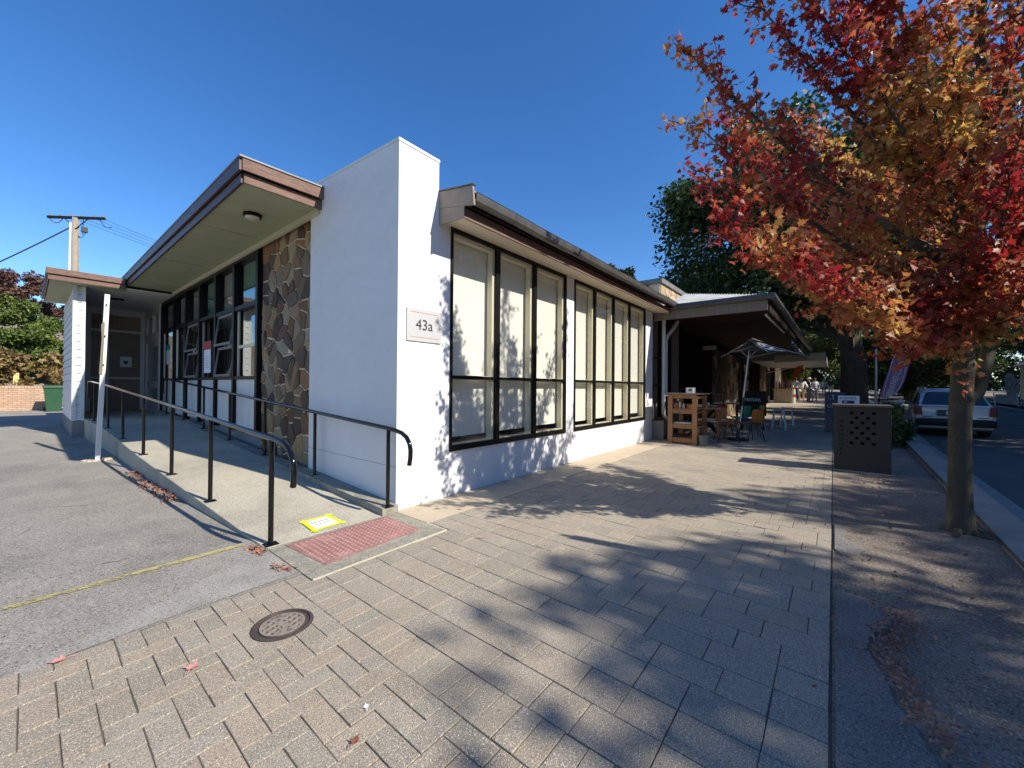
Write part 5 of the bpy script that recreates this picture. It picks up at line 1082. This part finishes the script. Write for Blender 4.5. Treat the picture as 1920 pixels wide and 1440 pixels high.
# ------------------------------------------------------------------ foliage tools
def leaves_mesh(name, P, size, template, rg_, normal_bias=(0, 0, 0), droop=0.0):
    """P (n,3); template: (verts (k,3), tris list). random orientation, vectorised"""
    n = len(P); tv, tf = np.array(template[0], float), np.array(template[1], int); k = len(tv)
    nz = rg_.normal(size=(n, 3)) + np.array(normal_bias); nz /= np.linalg.norm(nz, axis=1, keepdims=True)
    ax = rg_.normal(size=(n, 3)) + np.array([0, 0, -droop]); ax -= nz * (ax * nz).sum(1, keepdims=True); ax /= np.linalg.norm(ax, axis=1, keepdims=True)
    ay = np.cross(nz, ax); s = (size * rg_.uniform(.65, 1.25, n))[:, None, None]
    V_ = (tv[None, :, 0:1] * ax[:, None, :] + tv[None, :, 1:2] * ay[:, None, :] + tv[None, :, 2:3] * nz[:, None, :]) * s + P[:, None, :]
    F_ = (tf[None] + (np.arange(n) * k)[:, None, None]).reshape(-1, tf.shape[1])
    me = bpy.data.meshes.new(name); me.vertices.add(n * k); me.vertices.foreach_set('co', V_.reshape(-1).astype('f4'))
    nf, w_ = F_.shape; me.loops.add(nf * w_); me.loops.foreach_set('vertex_index', F_.reshape(-1).astype('i4')); me.polygons.add(nf)
    me.polygons.foreach_set('loop_start', (np.arange(nf) * w_).astype('i4')); me.update(calc_edges=True); return me
QUAD = ([(-.1, 0, 0), (.35, -.32, .05), (1, 0, -.08), (.35, .32, .05)], [(0, 1, 2, 3)])
# maple leaf: five pointed lobes around the stalk end
def maple_template():
    pts = [(0, 0)]; rim = [(-.04, .0), (-.02, .34), (.14, .22), (.26, .66), (.40, .24), (.58, .40), (.66, .15), (1.08, .0)]
    full = rim + [(x, -y) for x, y in reversed(rim[1:-1])]; c = (.36, 0, .0)
    V_ = [c] + [(x, y, -.22 * (abs(y) ** 1.3) - .10 * max(0, x - .5)) for x, y in full]; n = len(full)
    return V_, [(0, 1 + i, 1 + (i + 1) % n) for i in range(n)]
ML = maple_template()
def crown_points(n, clumps, rg_, sig=.5):
    c = np.array(clumps); idx = rg_.integers(0, len(c), n); d = rg_.normal(size=(n, 3)); d /= np.linalg.norm(d, axis=1, keepdims=True)
    r_ = (rg_.uniform(0, 1, n) ** .45)[:, None]
    return c[idx, :3] + d * r_ * c[idx, 3:4] * np.array([1, 1, .75])
def limb(p0, p1, rg_, wob=.15, n=6, lift=0.0):
    p0, p1 = Vector(p0), Vector(p1); L_ = (p1 - p0).length; out = []
    o = Vector((rg_.uniform(-1, 1), rg_.uniform(-1, 1), rg_.uniform(-.4, .4))) * wob * L_
    for k in range(n + 1):
        t = k / n; q = p0.lerp(p1, t) + o * math.sin(math.pi * t) + Vector((0, 0, -lift * L_ * math.sin(math.pi * t))); out.append(q)
    return out

# ------------------------------------------------------------------ the maple
MT = empty('maple_tree', (3.28, -4.92, 0), label='young maple with orange, red and gold autumn leaves on the verge', cat='tree')
rm = random.Random(14); leafP = []
trunk = [(3.28, -4.92, -.08), (3.28, -4.92, .06), (3.275, -4.915, .30), (3.27, -4.91, .9), (3.285, -4.93, 1.6), (3.29, -4.95, 2.1), (3.25, -5.0, 3.0), (3.32, -5.1, 4.0), (3.25, -5.05, 5.1), (3.3, -5.1, 6.3), (3.3, -5.1, 7.2)]
trr = [.130, .108, .088, .084, .082, .076, .065, .05, .036, .02, .008]
def dense(P, Rr, k):
    P = [Vector(p) for p in P]; oP, oR = [], []
    for i in range(len(P) - 1):
        for t in range(k): u = t / k; oP.append(P[i].lerp(P[i + 1], u)); oR.append(Rr[i] + (Rr[i + 1] - Rr[i]) * u)
    return oP + [P[-1]], oR + [Rr[-1]]
dP, dR = dense(trunk, trr, 9); wood = MB().tube(dP, dR, 28)
wood.v = [tuple(Vector(v) + (Vector(v) - Vector((3.285, -4.93, v[2]))).normalized() * (mathutils.noise.noise((v[0] * 14, v[1] * 14, v[2] * 5)) * .010 + mathutils.noise.noise((v[0] * 40, v[1] * 40, v[2] * 11)) * .005)) if v[2] < 2.4 else v for v in wood.v]
for (a_n, kz_, kr) in ((2.6, .95, .022), (3.6, 1.35, .028), (3.1, .45, .018)): wood.lathe((3.28 + .085 * math.cos(a_n), -4.92 + .085 * math.sin(a_n), kz_), [(.001, -kr), (kr * .9, -kr * .4), (kr, 0), (kr * .8, kr * .5), (.001, kr)], 10)
wood.tube([(3.29, -4.95, 1.28), (3.42, -5.05, 1.42), (3.55, -5.13, 1.66), (3.70, -5.2, 2.0), (3.96, -5.3, 2.5), (4.25, -5.47, 3.2), (4.4, -5.6, 4.2), (4.6, -5.7, 5.4)], [.045, .060, .058, .054, .048, .040, .028, .012], 12)
for a in range(5):
    an = a * 1.26 + .3; wood.tube([(3.28, -4.92, .10), (3.28 + .14 * math.cos(an), -4.92 + .14 * math.sin(an), .02), (3.28 + .30 * math.cos(an), -4.92 + .30 * math.sin(an), -.03)], [.05, .03, .008], 8)
def trunk_at(z):
    for (a, b) in zip(trunk[:-1], trunk[1:]):
        if a[2] <= z <= b[2]: t = (z - a[2]) / (b[2] - a[2]); return Vector(a).lerp(Vector(b), t)
    return Vector(trunk[-1])
tips = [((2.50, -2.45, 5.75), 2.6), ((2.42, -2.55, 4.75), 2.2), ((2.35, -2.68, 4.05), 2.0), ((2.28, -2.85, 3.42), 1.9), ((2.66, -3.15, 6.1), 3.0), ((2.55, -3.4, 6.5), 3.2), ((2.75, -3.7, 6.8), 3.4),
        ((2.83, -3.94, 5.6), 2.8), ((2.7, -4.1, 6.6), 3.6), ((3.26, -4.31, 5.6), 3.0), ((2.2, -3.36, 3.05), 1.95), ((2.40, -3.85, 2.62), 1.85), ((2.2, -4.15, 2.52), 1.85), ((3.1, -3.0, 4.6), 2.4), ((3.5, -2.7, 5.3), 2.7), ((3.3, -2.9, 3.6), 2.1),
        ((2.0, -4.5, 4.2), 2.4), ((2.15, -4.6, 5.2), 2.9), ((2.05, -5.0, 3.3), 2.1), ((2.35, -5.3, 2.5), 1.9), ((2.6, -4.6, 2.35), 1.85), ((2.9, -4.2, 2.6), 1.9),
        ((4.2, -3.3, 4.4), 2.4), ((4.5, -3.5, 5.4), 2.9), ((4.6, -3.9, 3.4), 2.1), ((4.0, -3.4, 3.1), 1.9), ((5.0, -4.6, 4.6), 2.5), ((4.9, -4.7, 3.2), 2.0), ((4.6, -5.9, 5.2), 2.8), ((4.9, -5.9, 3.8), 2.2), ((3.9, -6.3, 3.2), 2.0), ((3.3, -6.8, 4.4), 2.5), ((3.0, -6.4, 3.0), 2.0),
        ((2.3, -6.0, 4.6), 2.5), ((2.2, -6.1, 5.8), 3.2), ((4.0, -5.6, 6.6), 3.6), ((3.1, -4.8, 7.2), 4.2), ((2.9, -5.6, 6.4), 3.6), ((2.35, -5.5, 3.9), 2.3), ((3.5, -5.2, 2.5), 1.95), ((2.9, -4.75, 2.45), 1.9), ((3.9, -4.5, 2.5), 1.9)]
CAMP = m.translation
for tip, z0_ in tips:
    p0 = trunk_at(z0_); tip = Vector(tip)
    if tip.x < 3.0 and tip.y > -4.15 and tip.z > 2.4: tip = CAMP + (tip - CAMP) * .80; L_ = (tip - p0).length
    mid = p0.lerp(tip, .45) + Vector((0, 0, -.10 * L_)) + Vector((rm.uniform(-.1, .1), rm.uniform(-.1, .1), 0))
    pts = []
    for k in range(9): t = k / 8; pts.append(p0 * (1 - t) ** 2 + mid * 2 * t * (1 - t) + tip * t * t)
    wood.tube(pts, [max(.004, .034 * (L_ / 2.6) * (1 - t / 8.6) ** .9) for t in range(9)], 7)
    nt = int(8 + L_ * 10)
    for j in range(nt):
        t = .18 + .82 * (j + rm.random()) / nt; k = min(7, int(t * 8)); q = pts[k].lerp(pts[k + 1], t * 8 - k); dr = (pts[k + 1] - pts[k]).normalized()
        side = Vector((rm.gauss(0, 1), rm.gauss(0, 1), rm.gauss(.25, .7))).normalized(); tl = rm.uniform(.25, .60) * (1.15 - .65 * t)
        e = q + (dr * rm.uniform(.5, 1.1) + side * rm.uniform(.5, 1.0)).normalized() * tl; e.z += .06 * tl
        if (e - CAMP).length < 1.9: continue
        wood.tube([q, q.lerp(e, .5) + Vector((0, 0, -.02)), e], [.007, .005, .0025], 4, caps=False)
        for l in range(int(12 + tl * 31)):
            u = rm.uniform(.15, 1.05); b = q.lerp(e, u); leafP.append((b.x + rm.gauss(0, .045), b.y + rm.gauss(0, .045), b.z + rm.gauss(-.03, .04)))
obj('trunk', wood, BARK, parent=MT, smooth='auto')
leafP = np.array(leafP); print('maple leaves', len(leafP))
o = obj('crown', leaves_mesh('crown', leafP, .063, ML, rng, (0, -.25, .55), .6), MAPLE, parent=MT)

# ------------------------------------------------------------------ broadleaf trees
def broad_tree(label, loc, h, rad, mtl, n=30000, size=.2, seed=1, trunk_r=.4, cz=None, flat=.8, nclump=70, lean=(0, 0), bark=DBARK, clumpr=(.12, .24), name='broadleaf_tree', group=None, base_z=None):
    r_ = random.Random(seed); q = np.random.default_rng(seed); bz = zg(loc[0]) if base_z is None else base_z
    H = empty(name, (loc[0], loc[1], bz), label=label, cat='tree', group=group); cz = cz or h * .62; cl = []
    rz_ = h - cz
    while len(cl) < nclump:
        v = Vector((r_.uniform(-1, 1), r_.uniform(-1, 1), r_.uniform(-1, 1)))
        if v.length > 1 or v.length < .35: continue
        cr_ = rad * r_.uniform(*clumpr); sc2 = rz_ if v.z > 0 else rz_ * flat
        cl.append((lean[0] + v.x * (rad - cr_ * .6), lean[1] + v.y * (rad - cr_ * .6), cz + v.z * sc2 * .92, cr_))
    P = crown_points(n, cl, q); me = leaves_mesh('crown', P, size, QUAD, q, (0, 0, .5), .5)
    wd = MB(); top_ = Vector((lean[0] * .5, lean[1] * .5, cz + rz_ * .3))
    wd.tube([(0, 0, -.3), (0, 0, .3), (.05, .02, cz * .3), (lean[0] * .2, lean[1] * .2, cz * .55), tuple(top_)], [trunk_r * 1.35, trunk_r, trunk_r * .88, trunk_r * .7, trunk_r * .2], 14)
    for i in range(0, nclump, 3):
        c = cl[i]; s_ = Vector((lean[0] * .1, lean[1] * .1, cz * r_.uniform(.34, .62))); wd.tube(limb(s_, c[:3], r_, .10, 5), [trunk_r * f for f in (.32, .26, .2, .15, .09, .04)], 7)
    obj('trunk', wd, bark, parent=H, local=True, smooth='auto'); obj('crown', me, mtl, parent=H, local=True)
    return H
def clone(src, loc, rz, sc_, label, group=None, z=None):
    c = copy_tree(src); c.location = (loc[0], loc[1], zg(loc[0]) if z is None else z); c.rotation_euler = (0, 0, rz); c.scale = (sc_, sc_, sc_ * random.uniform(.92, 1.08)); c['label'] = label
    if group: c['group'] = group
    return c
BT = broad_tree('huge dark green tree with a thick trunk standing by the kerb beyond the cafe', (24.0, -4.75), 15.8, 8.8, GREENLEAF, n=75000, size=.25, seed=3, trunk_r=.58, cz=8.8, flat=.55, nclump=130, lean=(-1.0, 1.6))
Y1 = broad_tree('yellow green tree lit by the sun behind the cafe roof end', (46, -1.5), 9.5, 5.0, YGREEN, n=26000, size=.26, seed=6, trunk_r=.3, cz=5.0)
G1 = broad_tree('dense green tree behind the white car across the road', (34, -17.5), 10, 5.2, GREENLEAF, n=26000, size=.28, seed=9, trunk_r=.35, cz=5.0, flat=.9)
tg = 'trees along the far side of the street'
for (x, y, rz_, s_, lab, src) in ((60, -6.2, 1.2, 1.05, 'dark tree closing the end of the street above the walkers', BT), (42, -18.5, 2.2, .85, 'dark tree across the road behind the grey feather banner', BT), (50, -9.5, .5, 1.0, 'green tree in the middle distance right of the big trunk', G1), (26, -17.5, 3.0, .95, 'green tree across the road seen through the maple leaves', G1),
                                   (66, -14, .9, 1.2, 'tall green tree at the far bend of the road', G1), (58, -22, 4.0, 1.1, 'yellow green tree far across the road between darker ones', Y1), (70, 2, 2.0, 1.3, 'pale green tree beyond the far end of the footpath', Y1), (54, 3.5, 1.0, .9, 'dark tree rising behind the stall at the end of the cafe', G1),
                                   (74, -7, 3.3, 1.2, 'dark green tree filling the vanishing point of the street', G1), (48, -20, .2, .8, 'small yellow tree across the road above the car roof', Y1)):
    clone(src, (x, y), rz_, s_, lab, None)
# trees across the road behind the camera: they shade the verge and the near paving
for (x, y, rz_, s_, lab) in ((17.0, -18.4, .7, .92, 'broad tree across the road opposite the maple'), (29.0, -18.6, 2.1, .92, 'broad tree across the road opposite the parked car'), (3.0, -20.6, 4.4, .83, 'broad tree across the road behind the photographer'), (8.0, -19.0, 1.4, .66, 'added unseen smaller shade tree between two broad ones across the road'), (-.4, -19.7, 5.2, .62, 'added unseen smaller shade tree farthest behind the photographer'), (6.2, -16.7, 3.2, .57, 'added unseen smaller shade tree by the opposite kerb facing the maple')):
    clone(BT, (x, y), rz_, s_, lab, None)  # the smaller, unseen ones are added to cast shade on verge and paving

# autumn maple farther down the street
q = np.random.default_rng(5); RM = empty('small_maple', (30, -14.8, zg(30)), label='small red and gold tree across the road left of the maple trunk', cat='tree')
cl = [(rm.uniform(-1.6, 1.6), rm.uniform(-1.6, 1.6), rm.uniform(1.6, 4.6), rm.uniform(.5, .9)) for _ in range(22)]
obj('crown', leaves_mesh('crown', crown_points(7000, cl, q), .2, QUAD, q, (0, 0, .4)), MAPLE, parent=RM, local=True)
wd = MB().tube([(0, 0, -.1), (.02, 0, 1.5), (.0, .05, 3.6)], [.1, .08, .03], 8)
for c in cl[::2]: wd.tube([(0, 0, 1.4), c[:3]], [.04, .012], 5)
obj('trunk', wd, BARK, parent=RM, local=True)
q = np.random.default_rng(77); cl = []
for k in range(150):
    a = q.uniform(0, 1)
    x = 20 + 80 * a; y = -27 - q.uniform(0, 6) - 4 * a; cl.append((x, y, q.uniform(1.0, 8.5), q.uniform(1.3, 2.6)))
for k in range(110):
    y = q.uniform(-34, 22); cl.append((96 + q.uniform(0, 6), y, q.uniform(1.5, 10), q.uniform(1.5, 3)))
tag(obj('far_wood', leaves_mesh('far_wood', crown_points(70000, cl, q), .55, QUAD, q, (0, 0, .5)), GREENLEAF), 'dark wooded belt closing the view across the road and down the street', kind='stuff')
mb = MB(); hp = []
for i in range(41):
    t = i / 40; x = -60 + 220 * t
    for j, (yy, zz) in enumerate(((-34, 0), (-40, 4.5 + 1.2 * math.sin(i * .9)), (-60, 9 + 2 * math.sin(i * .5)))): mb.v.append((x, yy, zz + zg(max(x, 0)) * .5))
for i in range(40):
    for j in range(2): mb.f.append((i * 3 + j, (i + 1) * 3 + j, (i + 1) * 3 + j + 1, i * 3 + j + 1))
obj('hill', mb, EARTH, kind='structure', smooth=True)
# low greenery by the kerb behind the cabinet
def bush(name, label, c, rad, h, mtl, n, size, seed, cat='bush'):
    q = np.random.default_rng(seed); r_ = random.Random(seed); H = empty(name, (c[0], c[1], c[2]), label=label, cat=cat)
    cl = [(r_.uniform(-rad[0], rad[0]), r_.uniform(-rad[1], rad[1]), r_.uniform(.05 * h, h * .85), r_.uniform(.14, .26) * max(rad[0], h * .6)) for _ in range(34)]
    obj('foliage', leaves_mesh('foliage', crown_points(n, cl, q), size, QUAD, q, (0, 0, .6)), mtl, parent=H, local=True)
    wd = MB()
    for c2 in cl[::4]: wd.tube([(c2[0] * .2, c2[1] * .2, -.05), (c2[0], c2[1], c2[2])], [.03, .008], 5)
    obj('stems', wd, DBARK, parent=H, local=True); return H
bush('street_bush', 'leafy green shrub by the kerb behind the cabinet and banner foot', (13.2, -5.05, 0), (.7, .42), 1.15, HEDGEL, 5200, .09, 2)
bush('street_bush', 'low dark shrub between the cabinet and the parked car', (11.6, -5.15, 0), (.9, .25), .62, GREENLEAF, 3000, .08, 3)
bush('street_bush', 'rounded bush in front of the far grey banner', (40, -16.0, zg(40)), (1.6, .9), 1.2, HEDGEL, 3000, .16, 4)
bush('street_bush', 'long green hedge across the road under the trees', (33, -16.2, zg(33)), (3.0, .8), 1.0, YGREEN, 4500, .16, 7)
# far side details
H = empty('grey_feather_banner', (38.2, -12.9, zg(38)), label='distant striped grey feather banner across the road', cat='banner')
ol2 = [(-12.85, .95), (-12.78, 1.6), (-12.72, 2.2), (-12.82, 2.6), (-13.02, 2.62), (-13.25, 2.2), (-13.38, 1.6), (-13.30, .95), (-13.1, .85)]
mb = MB(); n = len(ol2); mb.v = [(38.2, y, z) for y, z in ol2] + [(38.22, y, z) for y, z in ol2]; mb.f = [tuple(range(n)), tuple(range(2 * n - 1, n - 1, -1))]; obj('flag', mb, mat('grey_banner', (.5, .48, .46), (.12, .10, .10), .8, 4, stretch=(1, 3, 1)), parent=H); obj('pole', MB().tube([(38.2, -13.32, zg(38)), (38.2, -13.38, 1.2)], .03, 6), DSTEEL, parent=H)
H = empty('street_trestle', (37, -12.6, zg(37)), label='white framed trestle board across the road beside the striped banner', cat='board'); obj('board', MB().box((37, -13.05, zg(37) + .25), (37.05, -12.1, zg(37) + .8)), mat('pale_board', (.4, .4, .38), None, .7), parent=H)
for y in (-12.1, -13.05): obj('leg', MB().beam((37, y, zg(37)), (37, y + .08, zg(37) + .9), .05, .05), WPAINT, parent=H)
CO = empty('cottage', (47, -20, zg(47)), label='cream cottage front glimpsed across the road beneath the trees', cat='building')
obj('wall', MB().box((47, -22, zg(47)), (53, -16.8, 3.6)), CREAM, parent=CO); obj('roof', MB().prism([(46.6, -22.4, 3.6), (46.6, -16.4, 3.6), (46.6, -19.4, 5.4)], (7, 0, 0)), ROOFM, parent=CO); obj('door', MB().box((46.95, -18.4, zg(47)), (46.999, -17.3, 2.6)), BROWN, parent=CO); obj('window', MB().box((46.95, -20.6, 1.4), (46.999, -19.2, 2.6)), DARKW, parent=CO)

# ------------------------------------------------------------------ left background
GZ = .17
RW = obj('garden_wall', MB().box((-12, 24.6, GZ - .3), (1.5, 24.72, GZ + 1.12)), MORTB); tag(RW, 'low cream and red brick garden wall behind the green bin', 'wall'); RW['kind'] = 'thing'
RWr = Matrix.Translation((-2, 24.66, 0)) @ Matrix.Rotation(R(0), 4, 'Z') @ Matrix.Translation((2, -24.66, 0))
bm_cache = paver_mb(.235, .11, .0).mesh('tmp') if 0 else None
bl, bhh = .25, .0855; shared = None; cnt = 0
for r_ in range(13):
    z = GZ - .02 + bhh * (r_ + .5); top_ = r_ == 12
    x = -4.6 + (0 if r_ % 2 else bl / 2)
    while x < (-1.4):
        if not top_:
            if shared is None: shared = MB().box((-bl / 2 + .006, -.03, -bhh / 2 + .006), (bl / 2 - .006, .0, bhh / 2 - .006)).mesh('brick')
            o = obj('brick', shared, BRICK, parent=RW, local=True, loc=(x, 24.602 + random.uniform(-.003, .003), z)); x += bl
        else:
            o = obj('brick', MB().box((-.04, -.045, -.06), (.04, .14, .06)), BRICK, parent=RW, local=True, loc=(x, 24.60, z + .02)); x += .092
        cnt += 1
mb = MB()
for r_ in range(13):
    z = GZ - .02 + bhh * (r_ + .5)
    for (xa, xb) in ((-11.9, -4.75), (-1.3, 1.4)):
        x = xa
        while x < xb: mb.box((x + .006, 24.572, z - bhh / 2 + .006), (x + bl - .006, 24.60, z + bhh / 2 - .006)); x += bl
obj('brick_field', mb, BRICK, parent=RW, kind='stuff')
sheet('garden_bank', [-30, -12, -6, 0, 6], [24.72, 26, 28, 32, 60], lambda x, y: GZ + 1.0 + min(3.6, .55 * (y - 24.7)), DIRT, kind='structure')
BN = empty('wheelie_bin', (-1.98, 23.35, GZ), label='green wheelie bin in front of the brick garden wall', cat='bin')
BG = mat('bin_green_plastic', (.02, .085, .035), (.02, .07, .03), .5, 5); bx, by = -1.93, 23.3
obj('body', MB().loft([[(bx - w_, by - w_, z), (bx + w_, by - w_, z), (bx + w_, by + w_, z), (bx - w_, by + w_, z)] for w_, z in ((.22, GZ), (.30, GZ + 1.02), (.33, GZ + 1.03), (.33, GZ + 1.08))]), BG, parent=BN, bevel=.02)
obj('lid', MB().loft([[(bx - w_, by - w_, z), (bx + w_, by - w_, z), (bx + w_, by + w_ + .05, z), (bx - w_, by + w_ + .05, z)] for w_, z in ((.35, GZ + 1.082), (.34, GZ + 1.13), (.22, GZ + 1.18))]), BG, parent=BN, bevel=.015)
for s_ in (-1, 1): obj('wheel', MB().tube([(bx + s_ * .24, by + .28, GZ + .11), (bx + s_ * .30, by + .28, GZ + .11)], .11, 14), DSTEEL, parent=BN)
obj('handle', MB().tube([(bx - .28, by + .40, GZ + 1.05), (bx + .28, by + .40, GZ + 1.05)], .018, 8), BG, parent=BN)
bush('hedge', 'bright green leafy hedge above the brick garden wall at the left edge', (-4.0, 27.0, GZ + 1.3), (1.5, 1.0), 4.4, HEDGEL, 24000, .15, 11, 'hedge')
bush('hedge', 'yellow green hedge between the left edge and the weatherboard wall', (-2.0, 26.8, GZ + 1.3), (1.5, .9), 3.7, HEDGEL, 22000, .14, 12, 'hedge')
bush('hedge', 'dark green hedge partly hidden by the weatherboard wall', (.4, 27.5, GZ + 1.3), (1.6, .9), 3.6, GREENLEAF, 9000, .17, 13, 'hedge')
bush('dry_plants', 'dry brown and yellow broad leaved plants along the top of the brick wall', (-3.0, 25.15, GZ + .85), (1.9, .4), 2.0, DRYL, 6500, .22, 14, 'plants')
P_ = empty('timber_stub', (-3.0, 25.1, GZ + 1), label='short pale yellow timber post standing in the hedge', cat='post'); obj('shaft', MB().box((-3.1, 25.0, GZ + .9), (-2.93, 25.1, 2.72)), mat('yellow_timber', (.6, .48, .2), None, .7), parent=P_)
broad_tree('purple brown leaved tree rising behind the hedge near the utility pole', (-2.9, 37.5), 7.6, 2.8, PURPLEL, n=17000, size=.17, seed=31, trunk_r=.16, cz=5.4, flat=1.1, name='purple_tree', base_z=1.2)
broad_tree('dark green tree behind the hedge at the left edge of the picture', (-6.8, 40), 8.4, 4.2, GREENLEAF, n=22000, size=.2, seed=32, trunk_r=.2, cz=5.4, flat=1.1, base_z=1.2)
broad_tree('bright green tree low behind the hedge at the left', (-4.9, 35.2), 6.2, 2.2, HEDGEL, n=9000, size=.2, seed=33, trunk_r=.13, cz=4.2, flat=1.0, name='broadleaf_tree', base_z=1.2)
broad_tree('pale gum tree top showing over the office roof', (21.5, 7.3), 9.7, 1.9, YGREEN, n=6500, size=.2, seed=35, trunk_r=.18, cz=8.0, flat=1.0, nclump=30, name='gum_tree', base_z=0)

# utility pole
UP = empty('utility_pole', (-1.0, 31.95, 0), label='concrete and steel utility pole with crossarm behind the porch roof', cat='utility pole')
PC = mat('pole_concrete', (.36, .30, .22), (.28, .23, .17), .85, 4, .4, 40)
ux, uy = -.92, 31.9
obj('shaft', MB().loft([[(ux - w_, uy - .12, z), (ux + w_, uy - .12, z), (ux + w_, uy + .12, z), (ux - w_, uy + .12, z)] for w_, z in ((.15, 0), (.085, 11.5))]), PC, parent=UP)
for s_ in (-1, 1): obj('steel_channel', MB().loft([[(ux + s_ * (w_ + .015) - .03, uy - .14, z), (ux + s_ * (w_ + .015) + .03, uy - .14, z), (ux + s_ * (w_ + .015) + .03, uy + .14, z), (ux + s_ * (w_ + .015) - .03, uy + .14, z)] for w_, z in ((.17, 0), (.105, 11.5))]), ROOFM, parent=UP)
obj('conduit', MB().tube([(ux - .30, uy - .2, 0), (ux - .22, uy - .2, 11.1)], .05, 8), PVC, parent=UP)
cA, cB = Vector((-2.0, 33.1, 11.52)), Vector((.22, 30.7, 11.52))
obj('crossarm', MB().beam(cA, cB, .12, .14), DARKW, parent=UP)
for t in (.04, .22, .42, .60, .80, .96):
    p = cA.lerp(cB, t); obj('insulator', MB().lathe((p.x, p.y, p.z + .07), [(.03, 0), (.05, .05), (.03, .09), (.045, .12), (.001, .15)], 8), PLINTH, parent=UP)
for t in (.28, .72): obj('brace', MB().beam(cA.lerp(cB, t), (ux, uy - .15, 10.8), .05, .03), DARKW, parent=UP)
obj('fuse_box', MB().box((ux + .22, uy - .25, 10.7), (ux + .5, uy, 11.0)), DSTEEL, parent=UP)
def wire(a, b, sag, r_=.02, n=24, name='wire'):
    a, b = Vector(a), Vector(b); obj(name, MB().tube([a.lerp(b, k / n) + Vector((0, 0, -sag * 4 * (k / n) * (1 - k / n))) for k in range(n + 1)], r_, 5, caps=False), DSTEEL, parent=UP)
wire((ux - .2, uy - .1, 10.85), (-9.5, 42, 5.0), .3, .035)
for i, t in enumerate((.42, .60, .80, .96)): p = cA.lerp(cB, t); wire(p, (p.x + 30, p.y + 8 + i, 9.6), .7, .011)
for (a, b, s_) in ((cA.lerp(cB, .02), cA.lerp(cB, .28), .35), (cA.lerp(cB, .62), (ux + .3, uy, 10.6), .3), (cA.lerp(cB, .9), cA.lerp(cB, 1.12) + Vector((0, 0, -.5)), .25), ((ux + .4, uy - .1, 10.7), (ux + .1, uy - .2, 10.4), .2)): wire(a, b, s_, .02, 10, 'jumper')

# ------------------------------------------------------------------ fallen leaves
def big_leaf(x, y, z, s_, rz, label, mtl=FALLEN, curl=.25):
    V_ = [(vx * s_, vy * s_, (abs(vy) ** 2 * curl * 1.8 + (vx - .4) ** 2 * curl) * s_ + .004) for vx, vy, vz in ML[0]]
    H = obj('fallen_leaf', MB().add(V_, ML[1]), mtl, loc=(x, y, z)); H.rotation_euler = (0, 0, rz); tag(H, label, 'leaf')
    mb = MB().tube([(0, 0, .004), (-.35 * s_, .05 * s_, .012), (-.7 * s_, .0, .006)], .0014, 4); obj('stalk', mb, mtl, parent=H, local=True)
G = lambda *p: p
for (x, y, s_, rz_, lab, mt_) in ((-2.565, -.80, .062, 2.9, 'pink maple leaf lying where asphalt meets the bricks', PINKL), (-2.17, -1.40, .062, .9, 'pink maple leaf on the bricks left of the drain cover', PINKL), (.05, -1.33, .05, 2.0, 'curled pinkish leaf alone on the sunny big pavers', PINKL), (-1.73, -2.30, .028, 1.2, 'pale leaf curled on the bricks near the bottom edge', PAPER), (2.9, -.95, .05, .3, 'small pale leaf beside the tree shadow on the pavers', PINKL), (-1.86, -2.42, .04, .5, 'dark red leaf on the bricks at the bottom edge', FALLEN), (.98, -3.3, .03, .2, 'tiny brown leaf in the shade on the large pavers', FALLEN), (4.6, -1.4, .05, .2, 'pink leaf far along the paving near the wall', PINKL), (3.6, -2.0, .04, 2.2, 'reddish leaf at the edge of the maple shadow', FALLEN)):
    big_leaf(x, y, .003, s_, rz_, lab, mt_)
# leaf litter against the ramp edge and the patch lip
def litter(name, pts, n, spread, size, seed, label):
    q = np.random.default_rng(seed); r_ = random.Random(seed); P = []
    for _ in range(n):
        k = r_.randrange(len(pts) - 1); t = r_.random(); a, b = pts[k], pts[k + 1]; P.append((a[0] + (b[0] - a[0]) * t + r_.gauss(0, spread), a[1] + (b[1] - a[1]) * t + r_.gauss(0, spread), a[2] + abs(r_.gauss(0, .012)) + .006))
    o = obj(name, leaves_mesh(name, np.array(P), size, ML, q, (0, 0, 1.6)), FALLEN, kind='stuff'); o['label'] = label
litter('leaf_litter', [(-1.54, 2.3, 0), (-1.56, 2.9, 0), (-1.60, 3.5, 0), (-1.62, 4.3, 0), (-1.64, 5.0, 0)], 330, .055, .034, 3, 'red brown leaf litter gathered along the foot of the ramp')
litter('leaf_litter', [(-1.42, -.12, 0), (-1.44, .1, 0)], 60, .02, .03, 4, 'leaf crumbs at the near corner of the ramp')
litter('leaf_litter', [(-1.40, -.62, 0), (-1.44, -.50, 0)], 50, .02, .022, 5, 'leaf crumbs beside the threshold slab')
litter('leaf_litter', [(.92, -4.22, .0), (.7, -4.27, .0), (.5, -4.18, .0), (.3, -4.14, .0), (.1, -4.18, 0), (-.15, -4.22, 0), (-.4, -4.30, 0)], 700, .05, .018, 6, 'red leaf litter gathered along the lip of the bitumen patch')
litter('leaf_litter', [(.5, -4.5, .0), (3, -4.3, 0), (6, -4.6, 0), (5, -5.0, 0)], 220, .42, .03, 8, 'scattered leaves on the shaded verge')
print('objects', len(bpy.data.objects))
